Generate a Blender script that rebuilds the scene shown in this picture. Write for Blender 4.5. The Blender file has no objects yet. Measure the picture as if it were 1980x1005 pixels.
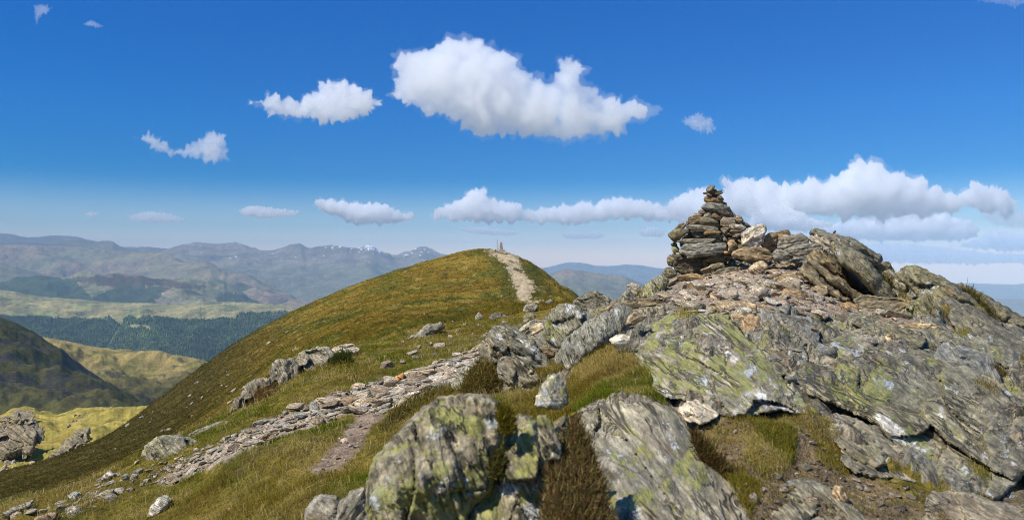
import bpy, math, random
import numpy as np
from mathutils import Vector, geometry

sc = bpy.context.scene
COL = sc.collection
F, CX, CY = 1550.0, 990.0, 502.5          # focal length and centre of the 1980 x 1005 photograph, in its pixels

# ---------------------------------------------------------------- camera
cam = bpy.data.objects.new('camera', bpy.data.cameras.new('camera'))
COL.objects.link(cam)
cam.rotation_euler = (math.radians(90), 0, 0)
cam.data.sensor_width = 36.0
cam.data.lens = 36.0 * F / 1980.0
cam.data.clip_start, cam.data.clip_end = 0.05, 400000.0
cam.data.dof.use_dof = True
cam.data.dof.focus_distance = 15.0
cam.data.dof.aperture_fstop = 3.5
sc.camera = cam

# ---------------------------------------------------------------- sky and sun
SUN_EL, SUN_AZ = math.radians(52), math.radians(-122)   # azimuth from the view direction, to the left and a little behind
SUN = np.array([math.sin(SUN_AZ) * math.cos(SUN_EL), math.cos(SUN_AZ) * math.cos(SUN_EL), math.sin(SUN_EL)])
world = bpy.data.worlds.new('World'); sc.world = world
world.use_nodes = True
wt = world.node_tree; wt.nodes.clear()
sky = wt.nodes.new('ShaderNodeTexSky'); sky.sky_type = 'NISHITA'; sky.sun_disc = False
sky.sun_elevation = SUN_EL; sky.sun_rotation = SUN_AZ
sky.altitude = 900; sky.air_density = 1.0; sky.dust_density = 0.3; sky.ozone_density = 3.0
hs = wt.nodes.new('ShaderNodeHueSaturation'); hs.inputs['Saturation'].default_value = 1.3
tn = wt.nodes.new('ShaderNodeMix'); tn.data_type = 'RGBA'; tn.blend_type = 'MULTIPLY'; tn.inputs[0].default_value = 1.0
# the deep blue of a very clear day above a pale horizon: sky tint by height, brightened overhead out of view as added fill light
gc_ = wt.nodes.new('ShaderNodeTexCoord'); sx_ = wt.nodes.new('ShaderNodeSeparateXYZ'); rp = wt.nodes.new('ShaderNodeValToRGB')
wt.links.new(gc_.outputs['Generated'], sx_.inputs[0]); wt.links.new(sx_.outputs['Z'], rp.inputs['Fac'])
rp.color_ramp.interpolation = 'EASE'
el = rp.color_ramp.elements
for i, (p, c) in enumerate([(0.0, (1.15, .90, .82)), (.045, (.40, .48, .60)), (.105, (.0, .29, .54)), (.19, (0, .33, .60)), (.34, (0, .37, .67)), (.60, (.80, .84, .88))]):
    e = el[i] if i < 2 else el.new(p)
    e.position = p; e.color = c + (1,)
wt.links.new(rp.outputs[0], tn.inputs[7])
bg = wt.nodes.new('ShaderNodeBackground'); bg.inputs['Strength'].default_value = 0.13
wo = wt.nodes.new('ShaderNodeOutputWorld')
wt.links.new(sky.outputs[0], hs.inputs['Color']); wt.links.new(hs.outputs[0], tn.inputs[6])
wt.links.new(tn.outputs[2], bg.inputs['Color']); wt.links.new(bg.outputs[0], wo.inputs['Surface'])
sun = bpy.data.objects.new('sun', bpy.data.lights.new('sun', 'SUN')); COL.objects.link(sun)
sun.data.energy = 3.8; sun.data.angle = math.radians(0.5); sun.data.color = (1.0, 0.95, 0.87)
sun.rotation_euler = Vector(-SUN).to_track_quat('-Z', 'Y').to_euler()
sc.view_settings.view_transform = 'Standard'; sc.view_settings.look = 'None'
sc.view_settings.exposure = 0.55; sc.view_settings.gamma = 1.0
sc.cycles.use_denoising = True; sc.cycles.denoising_prefilter = 'FAST'; sc.cycles.filter_width = 1.0
sc.cycles.max_bounces = 18; sc.cycles.diffuse_bounces = 3; sc.cycles.glossy_bounces = 2
sc.cycles.volume_bounces = 16; sc.cycles.transparent_max_bounces = 16
sc.cycles.caustics_reflective = False; sc.cycles.caustics_refractive = False

# ---------------------------------------------------------------- numpy noise
_r = np.random.RandomState(7)
_G = _r.normal(size=(256, 3)); _G /= np.linalg.norm(_G, axis=1)[:, None]
_PERM = _r.permutation(256)
def pnoise(p):
    p = np.asarray(p, float); i = np.floor(p).astype(np.int64); f = p - i
    u = f * f * f * (f * (f * 6 - 15) + 10)
    out = 0
    for a in (0, 1):
        hx = _PERM[(i[:, 0] + a) & 255]; wx = u[:, 0] if a else 1 - u[:, 0]
        for b in (0, 1):
            hy = _PERM[(hx + i[:, 1] + b) & 255]; wy = u[:, 1] if b else 1 - u[:, 1]
            for c in (0, 1):
                g = _G[_PERM[(hy + i[:, 2] + c) & 255]]; wz = u[:, 2] if c else 1 - u[:, 2]
                out = out + wx * wy * wz * (g[:, 0] * (f[:, 0] - a) + g[:, 1] * (f[:, 1] - b) + g[:, 2] * (f[:, 2] - c))
    return out * 1.5
def fbm(p, o=4, g=0.5, l=2.03):
    p = np.asarray(p, float); s = 0; a = 1.0
    for k in range(o):
        s = s + a * pnoise(p + 17.3 * k); a *= g; p = p * l
    return s
def ridged(p, o=4, g=0.5):
    p = np.asarray(p, float); s = 0; a = 1.0
    for k in range(o):
        s = s + a * (1 - 2 * np.abs(pnoise(p + 9.1 * k))); a *= g; p = p * 2.03
    return s
def xyz(x, y, z=0.0):
    x = np.asarray(x, float); return np.stack([x, np.broadcast_to(np.asarray(y, float), x.shape), np.broadcast_to(np.asarray(z, float), x.shape)], 1)
def sstep(a, b, x):
    t = np.clip((x - a) / (b - a), 0, 1); return t * t * (3 - 2 * t)
def terrace(n, k):
    t = n * k; f = np.floor(t); return (f + sstep(0.3, 0.7, t - f)) / k
def inpoly(px, py, poly):
    poly = np.asarray(poly, float); px = np.asarray(px, float); py = np.asarray(py, float)
    c = np.zeros(px.shape, bool); j = len(poly) - 1
    for i in range(len(poly)):
        xi, yi = poly[i]; xj, yj = poly[j]
        if yi != yj:
            c ^= ((yi > py) != (yj > py)) & (px < (xj - xi) * (py - yi) / (yj - yi) + xi)
        j = i
    return c
def segdist(P, poly, closed=True):
    poly = np.asarray(poly, float); d = np.full(len(P), 1e9)
    n = len(poly)
    for i in range(n if closed else n - 1):
        a = poly[i]; b = poly[(i + 1) % n]; ab = b - a; L = (ab * ab).sum()
        if L < 1e-12: continue
        t = np.clip(((P - a) @ ab) / L, 0, 1)
        d = np.minimum(d, np.hypot(P[:, 0] - a[0] - t * ab[0], P[:, 1] - a[1] - t * ab[1]))
    return d
def unproject(px, py, d):
    return np.stack([(np.asarray(px) - CX) / F * d, np.asarray(d) + 0 * np.asarray(px), (CY - np.asarray(py)) / F * d], 1)

# ---------------------------------------------------------------- object helpers
def mesh(name, V, faces, mats, smooth=True, attrs=None, midx=None):
    me = bpy.data.meshes.new(name)
    V = np.asarray(V, np.float32); faces = np.asarray(faces, np.int32); k = faces.shape[1]
    me.vertices.add(len(V)); me.vertices.foreach_set('co', V.ravel())
    me.loops.add(faces.size); me.loops.foreach_set('vertex_index', faces.ravel())
    me.polygons.add(len(faces)); me.polygons.foreach_set('loop_start', np.arange(0, faces.size, k, dtype=np.int32))
    me.polygons.foreach_set('use_smooth', np.full(len(faces), smooth))
    for m in (mats if isinstance(mats, (list, tuple)) else [mats]): me.materials.append(m)
    if midx is not None: me.polygons.foreach_set('material_index', np.asarray(midx, np.int32))
    for an, (ty, data) in (attrs or {}).items():
        at = me.attributes.new(an, ty, 'POINT')
        data = np.asarray(data, np.float32)
        at.data.foreach_set({'FLOAT_VECTOR': 'vector', 'FLOAT_COLOR': 'color', 'FLOAT': 'value'}[ty], data.ravel())
    me.update(calc_edges=True); return me
def link(name, me, parent=None, loc=None):
    o = bpy.data.objects.new(name, me); COL.objects.link(o)
    if parent: o.parent = parent
    if loc is not None: o.location = loc
    return o
def tag(o, label=None, cat=None, group=None, kind=None):
    if label: o['label'] = label
    if cat: o['category'] = cat
    if group: o['group'] = group
    if kind: o['kind'] = kind
    return o
def centred(V):
    """origin at the base of the thing"""
    lo, hi = V.min(0), V.max(0); c = np.array([(lo[0] + hi[0]) / 2, (lo[1] + hi[1]) / 2, lo[2]]); return V - c, c
def grid_faces(nr, nc):
    i = np.arange(nr - 1)[:, None] * nc + np.arange(nc - 1)[None, :]
    return np.stack([i, i + 1, i + nc + 1, i + nc], 2).reshape(-1, 4)

# ---------------------------------------------------------------- node helpers
class NT:
    def __init__(s, name):
        s.m = bpy.data.materials.new(name); s.m.use_nodes = True; s.t = s.m.node_tree; s.t.nodes.clear()
        s.out = s.t.nodes.new('ShaderNodeOutputMaterial')
    def n(s, ty, **kw):
        o = s.t.nodes.new('ShaderNode' + ty)
        for k, v in kw.items():
            if hasattr(o, k): setattr(o, k, v)
        return o
    def put(s, sock, v):
        if isinstance(v, bpy.types.NodeSocket): s.t.links.new(v, sock)
        else: sock.default_value = v
    def attr(s, name): return s.n('Attribute', attribute_name=name)
    def math(s, op, a, b=0.0, c=None):
        o = s.n('Math', operation=op); s.put(o.inputs[0], a); s.put(o.inputs[1], b)
        if c is not None: s.put(o.inputs[2], c)
        return o.outputs[0]
    def vmul(s, v, k):
        o = s.n('VectorMath', operation='MULTIPLY'); s.put(o.inputs[0], v); s.put(o.inputs[1], k); return o.outputs[0]
    def vadd(s, v, k):
        o = s.n('VectorMath', operation='ADD'); s.put(o.inputs[0], v); s.put(o.inputs[1], k); return o.outputs[0]
    def noise(s, v, scale, detail=4, rough=0.55, dist=0.0):
        o = s.n('TexNoise'); s.put(o.inputs['Vector'], v); o.inputs['Scale'].default_value = scale
        o.inputs['Detail'].default_value = detail; o.inputs['Roughness'].default_value = rough
        o.inputs['Distortion'].default_value = dist; return o.outputs[0]
    def step(s, v, a, b):
        o = s.n('MapRange', interpolation_type='SMOOTHSTEP', clamp=True); s.put(o.inputs[0], v)
        s.put(o.inputs[1], a); s.put(o.inputs[2], b); return o.outputs[0]
    def lin(s, v, a, b, c, d):
        o = s.n('MapRange', clamp=True); s.put(o.inputs[0], v); s.put(o.inputs[1], a); s.put(o.inputs[2], b)
        s.put(o.inputs[3], c); s.put(o.inputs[4], d); return o.outputs[0]
    def mix(s, f, a, b, bl='MIX'):
        o = s.n('Mix', data_type='RGBA', blend_type=bl); s.put(o.inputs[0], f); s.put(o.inputs[6], a); s.put(o.inputs[7], b); return o.outputs[2]
    def bsdf(s, col, rough=0.9, spec=0.2, bump=None, bstr=0.5, bdist=0.01):
        o = s.n('BsdfPrincipled'); s.put(o.inputs['Base Color'], col); s.put(o.inputs['Roughness'], rough)
        o.inputs['Specular IOR Level'].default_value = spec
        if bump is not None:
            b = s.n('Bump'); b.inputs['Strength'].default_value = bstr; b.inputs['Distance'].default_value = bdist
            s.put(b.inputs['Height'], bump); s.t.links.new(b.outputs[0], o.inputs['Normal'])
        s.t.links.new(o.outputs[0], s.out.inputs['Surface']); return o
def rgb(r, g, b): return (r, g, b, 1.0)

def rock_material(name='weathered_schist'):
    """tint attribute: rgb = bare rock colour, alpha = how much lichen; st attribute: metres along / across the foliation"""
    t = NT(name); st = t.attr('st').outputs['Vector']; ta = t.attr('tint'); col = ta.outputs['Color']; lich = ta.outputs['Alpha']
    oi = t.n('ObjectInfo'); rnd = oi.outputs['Random']
    off = t.n('CombineXYZ'); t.put(off.inputs[0], t.math('MULTIPLY', rnd, 37.0)); t.put(off.inputs[2], t.math('MULTIPLY', rnd, 71.0))
    st = t.vadd(st, off.outputs[0])
    streak = t.noise(t.vmul(st, (5.0, 21.0, 9.0)), 1.0, 7, 0.70, 1.4)
    fine = t.noise(t.vmul(st, (18.0, 90.0, 50.0)), 1.0, 4, 0.7)
    big = t.noise(st, 3.0, 3, 0.6); blot = t.noise(t.vmul(st, (11.0, 16.0, 12.0)), 1.0, 6, 0.72)
    c = t.mix(1.0, col, t.mix(t.step(streak, 0.3, 0.7), rgb(.48, .47, .44), rgb(1.55, 1.52, 1.46)), 'MULTIPLY')
    c = t.mix(1.0, c, t.mix(t.step(fine, 0.28, 0.72), rgb(.55, .56, .56), rgb(1.35, 1.33, 1.30)), 'MULTIPLY')
    c = t.mix(1.0, c, t.mix(t.step(big, 0.3, 0.7), rgb(.78, .80, .84), rgb(1.2, 1.15, 1.05)), 'MULTIPLY')
    c = t.mix(1.0, c, t.mix(t.step(blot, 0.36, 0.64), rgb(.62, .61, .58), rgb(1.30, 1.29, 1.26)), 'MULTIPLY')
    # ochre staining along the foliation
    oc = t.step(t.noise(t.vmul(st, (3.0, 9.0, 5.0)), 1.0, 4, 0.6), 0.56, 0.70)
    c = t.mix(t.math('MULTIPLY', oc, 0.55), c, rgb(.20, .125, .06))
    # pale crust lichen
    p1 = t.noise(t.vmul(st, (6.0, 11.0, 8.0)), 1.0, 6, 0.68)
    pale = t.math('MULTIPLY', t.step(p1, t.lin(lich, 0, 1, 0.69, 0.555), t.lin(lich, 0, 1, 0.72, 0.59)), 0.85)
    c = t.mix(pale, c, t.mix(fine, rgb(.36, .38, .36), rgb(.62, .63, .60)))
    # yellow-green map lichen
    y0 = t.noise(t.vadd(st, (5.2, 1.7, 0)), 2.2, 2, 0.5)
    y1 = t.noise(t.vmul(t.vadd(st, (3.1, 8.7, 2.0)), (11.0, 19.0, 13.0)), 1.0, 6, 0.7)
    ys = t.math('ADD', t.math('MULTIPLY', y0, 0.32), t.math('MULTIPLY', y1, 0.68))
    yel = t.math('MULTIPLY', t.step(ys, t.lin(lich, 0, 1, 0.71, 0.485), t.lin(lich, 0, 1, 0.73, 0.515)), 0.8)
    c = t.mix(yel, c, t.mix(t.step(fine, .3, .7), rgb(.17, .165, .05), rgb(.36, .35, .085)))
    # dark lichen and moss in spots
    d1 = t.noise(t.vmul(t.vadd(st, (11.0, 4.0, 6.0)), (8.0, 15.0, 9.0)), 1.0, 5, 0.7)
    dark = t.math('MULTIPLY', t.step(d1, 0.585, 0.66), t.lin(lich, 0, 1, 0.35, 0.85))
    c = t.mix(dark, c, rgb(.045, .04, .028))
    ln = t.noise(t.vmul(t.vadd(st, (7.0, 3.0, 1.0)), (1.6, 10.0, 4.0)), 1.0, 4, 0.6, 0.8)
    seam = t.math('SUBTRACT', 1.0, t.step(t.math('ABSOLUTE', t.math('SUBTRACT', ln, 0.5)), 0.004, 0.028))
    seam = t.math('MULTIPLY', seam, t.step(big, 0.42, 0.56))
    c = t.mix(t.math('MULTIPLY', seam, 0.8), c, rgb(.03, .027, .02))
    v = t.n('TexVoronoi', feature='DISTANCE_TO_EDGE'); t.put(v.inputs['Vector'], t.vmul(st, (3.0, 8.0, 5.0)))
    v.inputs['Scale'].default_value = 1.0
    crack = t.math('SUBTRACT', 1.0, t.step(v.outputs['Distance'], 0.0, 0.05))
    h = t.math('ADD', t.math('MULTIPLY', streak, 1.0), t.math('MULTIPLY', fine, 0.55))
    h = t.math('SUBTRACT', h, t.math('MULTIPLY', crack, 0.25)); h = t.math('SUBTRACT', h, t.math('MULTIPLY', seam, 0.6))
    h = t.math('ADD', h, t.math('MULTIPLY', t.math('ADD', pale, yel), 0.10))
    t.bsdf(c, 0.88, 0.25, h, 0.9, 0.02)
    return t.m
ROCK = rock_material()

def ground_material():
    t = NT('mountain_turf'); pos = t.n('NewGeometry').outputs['Position']; a = t.attr('gcol'); dirt = a.outputs['Alpha']
    n1 = t.noise(pos, 2.2, 6, 0.7); n2 = t.noise(pos, 14.0, 5, 0.7); n3 = t.noise(pos, 55.0, 3, 0.6)
    c = t.mix(1.0, a.outputs['Color'], t.mix(t.step(n1, .3, .7), rgb(.62, .62, .66), rgb(1.42, 1.36, 1.25)), 'MULTIPLY')
    c = t.mix(1.0, c, t.mix(t.step(n2, .3, .7), rgb(.55, .58, .6), rgb(1.45, 1.4, 1.35)), 'MULTIPLY')
    c = t.mix(t.math('MULTIPLY', t.step(n3, .6, .75), t.math('MULTIPLY', dirt, .6)), c, rgb(.5, .43, .34))
    h = t.math('ADD', n2, t.math('MULTIPLY', n3, 0.4)); h = t.math('ADD', h, t.math('MULTIPLY', n1, 2.0))
    t.bsdf(c, 0.95, 0.1, h, 0.8, 0.06); return t.m
GROUND = ground_material()

def path_material():
    t = NT('trodden_grit'); pos = t.n('NewGeometry').outputs['Position']; a = t.attr('gcol')
    n1 = t.noise(pos, 1.4, 6, 0.7); n2 = t.noise(pos, 9.0, 5, 0.7); n3 = t.noise(pos, 42.0, 4, 0.7)
    c = t.mix(1.0, a.outputs['Color'], t.mix(t.step(n1, .3, .7), rgb(.75, .73, .7), rgb(1.2, 1.2, 1.18)), 'MULTIPLY')
    c = t.mix(1.0, c, t.mix(t.step(n2, .3, .7), rgb(.7, .69, .68), rgb(1.25, 1.25, 1.25)), 'MULTIPLY')
    c = t.mix(1.0, c, t.mix(t.step(n3, .35, .7), rgb(.65, .63, .6), rgb(1.35, 1.33, 1.3)), 'MULTIPLY')
    t.bsdf(c, 0.95, 0.1, t.math('ADD', n2, t.math('MULTIPLY', n3, .7)), 0.9, 0.04); return t.m
PATH = path_material()

def hill_material(name, scale, bumpd):
    t = NT(name); pos = t.n('NewGeometry').outputs['Position']; a = t.attr('gcol')
    n1 = t.noise(pos, scale, 7, 0.65); n2 = t.noise(pos, scale * 7, 6, 0.7)
    c = t.mix(1.0, a.outputs['Color'], t.mix(t.step(n1, .3, .7), rgb(.7, .72, .75), rgb(1.3, 1.27, 1.2)), 'MULTIPLY')
    c = t.mix(1.0, c, t.mix(t.step(n2, .3, .7), rgb(.68, .7, .7), rgb(1.32, 1.3, 1.25)), 'MULTIPLY')
    t.bsdf(c, 0.95, 0.05, t.math('ADD', n1, t.math('MULTIPLY', n2, .4)), 0.7, bumpd); return t.m
HILL_NEAR = hill_material('hill_turf', 0.06, 2.0)
HILL_FAR = hill_material('far_hill_moor', 0.004, 25.0)

def blade_material():
    t = NT('grass_blades'); a = t.attr('gcol')
    d = t.n('BsdfDiffuse'); t.put(d.inputs[0], a.outputs['Color']); tr = t.n('BsdfTranslucent'); t.put(tr.inputs[0], a.outputs['Color'])
    m = t.n('MixShader'); m.inputs[0].default_value = 0.3
    t.t.links.new(d.outputs[0], m.inputs[1]); t.t.links.new(tr.outputs[0], m.inputs[2]); t.t.links.new(m.outputs[0], t.out.inputs['Surface']); return t.m
BLADE = blade_material()

def plain(name, col, rough=0.8, spec=0.3, scale=20.0, var=0.35, metal=0.0):
    t = NT(name); pos = t.n('TexCoord').outputs['Object']; n = t.noise(pos, scale, 5, 0.65)
    c = t.mix(t.step(n, .3, .7), rgb(*[x * (1 - var) for x in col]), rgb(*[min(1, x * (1 + var)) for x in col]))
    b = t.bsdf(c, rough, spec, n, 0.4, 0.01); b.inputs['Metallic'].default_value = metal; return t.m

# ================================================================ near ground
CTRL = {
 -700: [(5,1500),(9,1210),(14,1160),(30,1170),(60,1130),(100,1200)],
 0: [(4,1500),(6,1230),(8,1080),(9.5,1005),(12,980),(14,988),(20,1000),(32,985),(45,950),(60,915),(80,935),(120,1000),(200,1120)],
 150: [(6,1180),(8,1040),(9.7,965),(12,940),(15,950),(25,950),(40,915),(65,872),(90,890),(140,960),(220,1080)],
 300: [(5,1200),(7,1050),(8.5,990),(10,905),(12.5,868),(16,880),(30,882),(50,845),(70,800),(85,777),(110,800),(150,880)],
 450: [(4.5,1200),(6,1060),(7.3,985),(8.8,900),(10.2,845),(12.5,802),(15,792),(20,802),(35,795),(55,745),(80,690),(95,667),(120,690),(160,780)],
 600: [(3.5,1250),(5.2,1050),(6.5,960),(8,880),(10,810),(12,755),(14.5,712),(16.5,694),(22,695),(40,672),(60,645),(85,612),(106,588),(130,604),(170,680)],
 750: [(3,1300),(4.5,1080),(6.5,930),(8.5,835),(11,760),(13.5,712),(18,675),(23,655),(30,645),(50,615),(75,580),(100,545),(117,529),(140,545),(180,620)],
 870: [(2.5,1250),(4,1000),(6,850),(9,760),(12,708),(16,665),(22,636),(28,620),(40,612),(60,590),(85,550),(105,513),(119,496),(140,507),(180,570)],
 967: [(2,1300),(3,1080),(4.5,900),(6.5,780),(9,720),(13,680),(18,640),(25,618),(35,605),(50,594),(63,580),(80,550),(100,508),(117,486),(123,485),(135,492),(170,540)],
 1040: [(3,1050),(4.5,880),(6,800),(8,740),(11,690),(15,640),(22,612),(32,597),(45,588),(60,578),(80,555),(95,530),(106,515),(125,530),(160,600)],
 1100: [(3,1050),(4.5,880),(6,790),(8,720),(11,670),(15,625),(22,600),(32,586),(45,577),(60,572),(75,564),(86,558),(100,575),(140,660)],
 1180: [(2.5,1150),(3.6,930),(4.8,790),(5.6,742),(6.6,695),(8.5,640),(11,602),(14,588),(20,586),(26,600),(40,640),(70,720)],
 1300: [(2.5,1150),(3.6,930),(4.6,800),(5.8,700),(7.2,632),(9,595),(11.5,565),(13.3,545),(15,540),(19,570),(25,640),(50,850)],
 1400: [(2.5,1180),(3.4,980),(4.1,870),(4.9,770),(6,680),(7.2,625),(9,585),(11,553),(13,526),(14,510),(16,502),(19,550),(25,640),(50,850)],
 1480: [(4.1,880),(6,690),(9,590),(11,555),(13,520),(14,502),(16,494),(19,545)],
 1550: [(2.5,1180),(3.4,1010),(4.1,900),(5.0,780),(6,700),(7.2,640),(9,595),(11,560),(13,518),(14.2,496),(16,490),(19,540),(25,640),(50,900)],
 1620: [(5.2,790),(6.2,695),(8,640),(10,607),(12,586),(13,562),(14,515),(16,495),(19,545)],
 1700: [(2.5,1180),(3.6,1000),(4.5,890),(5.5,790),(6.8,700),(8.2,640),(10,605),(12,588),(13.2,565),(15,530),(18,570),(25,700),(50,900)],
 1850: [(2.5,1200),(3.9,1000),(4.9,890),(6,790),(7.4,700),(8.8,650),(10.5,610),(12,580),(13.5,568),(16,595),(28,760),(50,1000)],
 1980: [(2.5,1250),(4.1,1000),(5.4,870),(6.8,770),(8.4,705),(10,672),(12,645),(14,640),(18,690),(28,850)],
 2700: [(3,1300),(6,1000),(10,850),(14,850),(25,1100)],
}
_cp = np.array([(px / 400.0, math.log(d) * 2.2) for px, L in CTRL.items() for d, y in L])
_cv = np.array([float(y) for px, L in CTRL.items() for d, y in L])
def _phi(r2): return 0.5 * r2 * np.log(r2 + 1e-12)
_n = len(_cp)
_D2 = ((_cp[:, None, :] - _cp[None, :, :]) ** 2).sum(2)
_A = np.zeros((_n + 3, _n + 3)); _A[:_n, :_n] = _phi(_D2) + 0.012 * np.eye(_n)
_A[:_n, _n] = 1; _A[:_n, _n + 1:] = _cp; _A[_n:, :_n] = _A[:_n, _n:].T
_W = np.linalg.solve(_A, np.concatenate([_cv, np.zeros(3)]))
def base_row(px, d):
    px = np.atleast_1d(np.asarray(px, float)); d = np.atleast_1d(np.asarray(d, float))
    q = np.stack([px / 400.0, np.log(d) * 2.2], 1); out = np.empty(len(q))
    for s in range(0, len(q), 60000):
        k = q[s:s + 60000]
        r2 = (k[:, :1] - _cp[None, :, 0]) ** 2 + (k[:, 1:] - _cp[None, :, 1]) ** 2
        out[s:s + 60000] = _phi(r2) @ _W[:_n] + _W[_n] + k @ _W[_n + 1:]
    return out
def ground_z(x, y, detail=True):
    x = np.atleast_1d(np.asarray(x, float)); y = np.atleast_1d(np.asarray(y, float))
    px = CX + F * x / y
    z = (CY - base_row(px, y)) / F * y
    if detail:
        near = 1 - sstep(14, 40, y)
        z = z + fbm(xyz(x * 0.55, y * 0.55, 3.0), 3) * (0.05 * near + 0.22 * (1 - near))
        z = z + (fbm(xyz(x * 2.6, y * 2.6, 1.0), 3, .6)) * (0.05 * near + 0.075 * (1 - near))
        z = z + np.maximum(0, pnoise(xyz(x * 1.3, y * 1.3, 8.0))) * 0.10 * (1 - near)
    return z
def ground_depth_arr(P, dmax=24.0):
    lo, hi = P[:, 0].min(), P[:, 0].max(); n = max(2, int((hi - lo) / 5)); pxs = np.linspace(lo, hi, n); dl = np.exp(np.linspace(math.log(1.6), math.log(dmax), 420))
    tab = np.minimum.accumulate(base_row(np.repeat(pxs, 420), np.tile(dl, n)).reshape(n, 420), 1)
    f = np.clip((P[:, 0] - lo) / max(hi - lo, 1e-6) * (n - 1), 0, n - 1.001); i = f.astype(int); f -= i; out = np.zeros(len(P))
    for q, w in ((i, 1 - f), (i + 1, f)):
        t = tab[q]; k = np.clip((t > P[:, 1:2]).sum(1), 1, 419); a, b = t[np.arange(len(P)), k - 1], t[np.arange(len(P)), k]
        out += w * (dl[k - 1] + (dl[k] - dl[k - 1]) * np.clip((a - P[:, 1]) / np.maximum(a - b, 1e-6), 0, 1))
    return out
_dl = np.exp(np.linspace(math.log(2.0), math.log(125), 500))
def ground_depth(px, py):
    """distance at which the line of sight through this point of the photograph meets the ground"""
    r = base_row(np.full(500, float(px)), _dl)
    k = np.nonzero(r <= py)[0]
    return float(_dl[k[0]]) if len(k) else float(_dl[int(np.argmin(r))])

# ---- sheet of ground: columns through the view, rows in distance
gpx = np.concatenate([np.arange(-900, -60, 12.0), np.arange(-60, 2040, 2.1), np.arange(2040, 2900, 12.0)])
gd = np.exp(np.linspace(math.log(0.9), math.log(235), 620))
PX, DD = np.meshgrid(gpx, gd); PX = PX.ravel(); DD = DD.ravel()
GX = (PX - CX) / F * DD; GZ = ground_z(GX, DD)
GPY = CY - GZ / DD * F
GF = grid_faces(len(gd), len(gpx))
wob = fbm(xyz(GX * 1.2, DD * 1.2, 5.0), 4, .6); wob2 = fbm(xyz(GX * 5, DD * 5, 2.0), 3, .6)
SUMMIT_PATH = [(940,486),(985,482),(1002,497),(1008,515),(1018,533),(1031,547),(1036,556),(1029,566),(1023,576),(1048,577),(1040,584),(1016,588),(1000,577),(996,560),(992,545),(984,527),(971,507),(953,495)]
DIRT_PATH = [(618,925),(640,915),(695,876),(730,818),(748,798),(702,792),(676,826),(650,858),(624,884),(604,908)]
EARTH = [(1345,850),(1400,815),(1480,790),(1560,805),(1630,880),(1720,930),(1800,955),(1990,985),(1990,1060),(1440,1060),(1430,950),(1390,900)]
PLATFORM = [(1285,548),(1400,520),(1480,505),(1560,510),(1640,575),(1720,600),(1790,632),(1740,640),(1650,606),(1560,612),(1480,606),(1420,614),(1330,600),(1290,585)]
STONE_BAND = [(940,672),(900,686),(840,705),(800,722),(740,735),(700,748),(650,762),(600,785),(560,800),(500,822),(440,850),(400,868),(340,905),(300,930),(330,940),(400,905),(470,872),(540,845),(600,822),(660,800),(740,795),(800,775),(870,750),(930,715)]
def pmask(poly, dmin, dmax, soft, w):
    P = np.stack([PX, GPY], 1); m = (DD > dmin) & (DD < dmax)
    lo = np.min(poly, 0) - 30; hi = np.max(poly, 0) + 30
    m &= (PX > lo[0]) & (PX < hi[0]) & (GPY > lo[1]) & (GPY < hi[1])
    out = np.zeros(len(PX)); idx = np.nonzero(m)[0]
    s = segdist(P[idx], poly); ins = inpoly(PX[idx], GPY[idx], poly); s = np.where(ins, s, -s) + w * (wob[idx] * 1.0 + .5 * wob2[idx])
    out[idx] = sstep(-soft, soft, s); return out
m_sum = pmask(SUMMIT_PATH, 40, 127, 1.6, 8.0)
m_sum *= 1 - 0.9 * sstep(0.34, 0.5, fbm(xyz(GX * .7, DD * .3, 9.0), 3))
m_dirt = pmask(DIRT_PATH, 4, 14, 6, 12)
m_earth = pmask(EARTH, 1, 9, 14, 30)
m_plat = pmask(PLATFORM, 5, 19, 8, 8)
m_band = pmask(STONE_BAND, 6, 20, 6, 8)
ROCKY = [(925,668),(940,640),(1000,622),(1060,592),(1110,574),(1180,560),(1240,545),(1285,525),(1300,500),(1400,480),(1700,480),(1800,510),(1990,600),(1990,968),(1880,955),(1760,925),(1650,872),(1560,795),(1480,772),(1420,805),(1400,840),(1440,940),(1460,1060),(1000,1060),(1040,830),(1110,790),(1085,735),(1040,752),(980,760),(940,735)]
POCKETS = [[(1085,795),(1096,740),(1120,705),(1180,676),(1225,688),(1262,725),(1262,752),(1290,772),(1200,768),(1150,774),(1112,800)],[(960,800),(1000,765),(1060,755),(1112,790),(1100,812),(1000,806)],[(1330,850),(1400,806),(1590,800),(1600,850),(1540,900),(1450,900)],[(1040,1060),(1050,880),(1090,800),(1115,790),(1166,935),(1192,1060)]]
m_rock = pmask(ROCKY, 1.5, 18, 6, 22)
for q in POCKETS: m_rock = m_rock * (1 - pmask(q, 1.5, 18, 8, 14))
m_rock = m_rock * (1 - np.clip(m_plat + m_earth + m_band, 0, 1)) 
# layers of schist dip to the right through the whole crag: along s, across t
FS = np.array([math.cos(.62), .10, -math.sin(.62)]); FS /= np.linalg.norm(FS); FT = np.array([math.sin(.62), -.35, math.cos(.62)]); FT -= FT @ FS * FS; FT /= np.linalg.norm(FT); FU = np.cross(FS, FT)
G0 = np.stack([GX, DD, GZ], 1); GST = np.stack([G0 @ FS, G0 @ FT, G0 @ FU], 1)
_w = np.nonzero(m_rock > .01)[0]; _p = GST[_w] + .12 * np.stack([pnoise(G0[_w] * 1.7), pnoise(G0[_w] * 1.7 + 9), 0 * _w], 1)
_d = terrace(fbm(_p * [.8, 4.5, .9], 4, .55), 3.2) * .10 + terrace(fbm(_p * [2.2, 15., 2.], 3, .6), 3.) * .035 + fbm(G0[_w] * 9, 3, .6) * .012 + np.abs(pnoise(G0[_w] * 1.1 + 5)) * .10
GZ[_w] += m_rock[_w] * (_d - .03)
GV = np.stack([GX, DD, GZ], 1)
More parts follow.
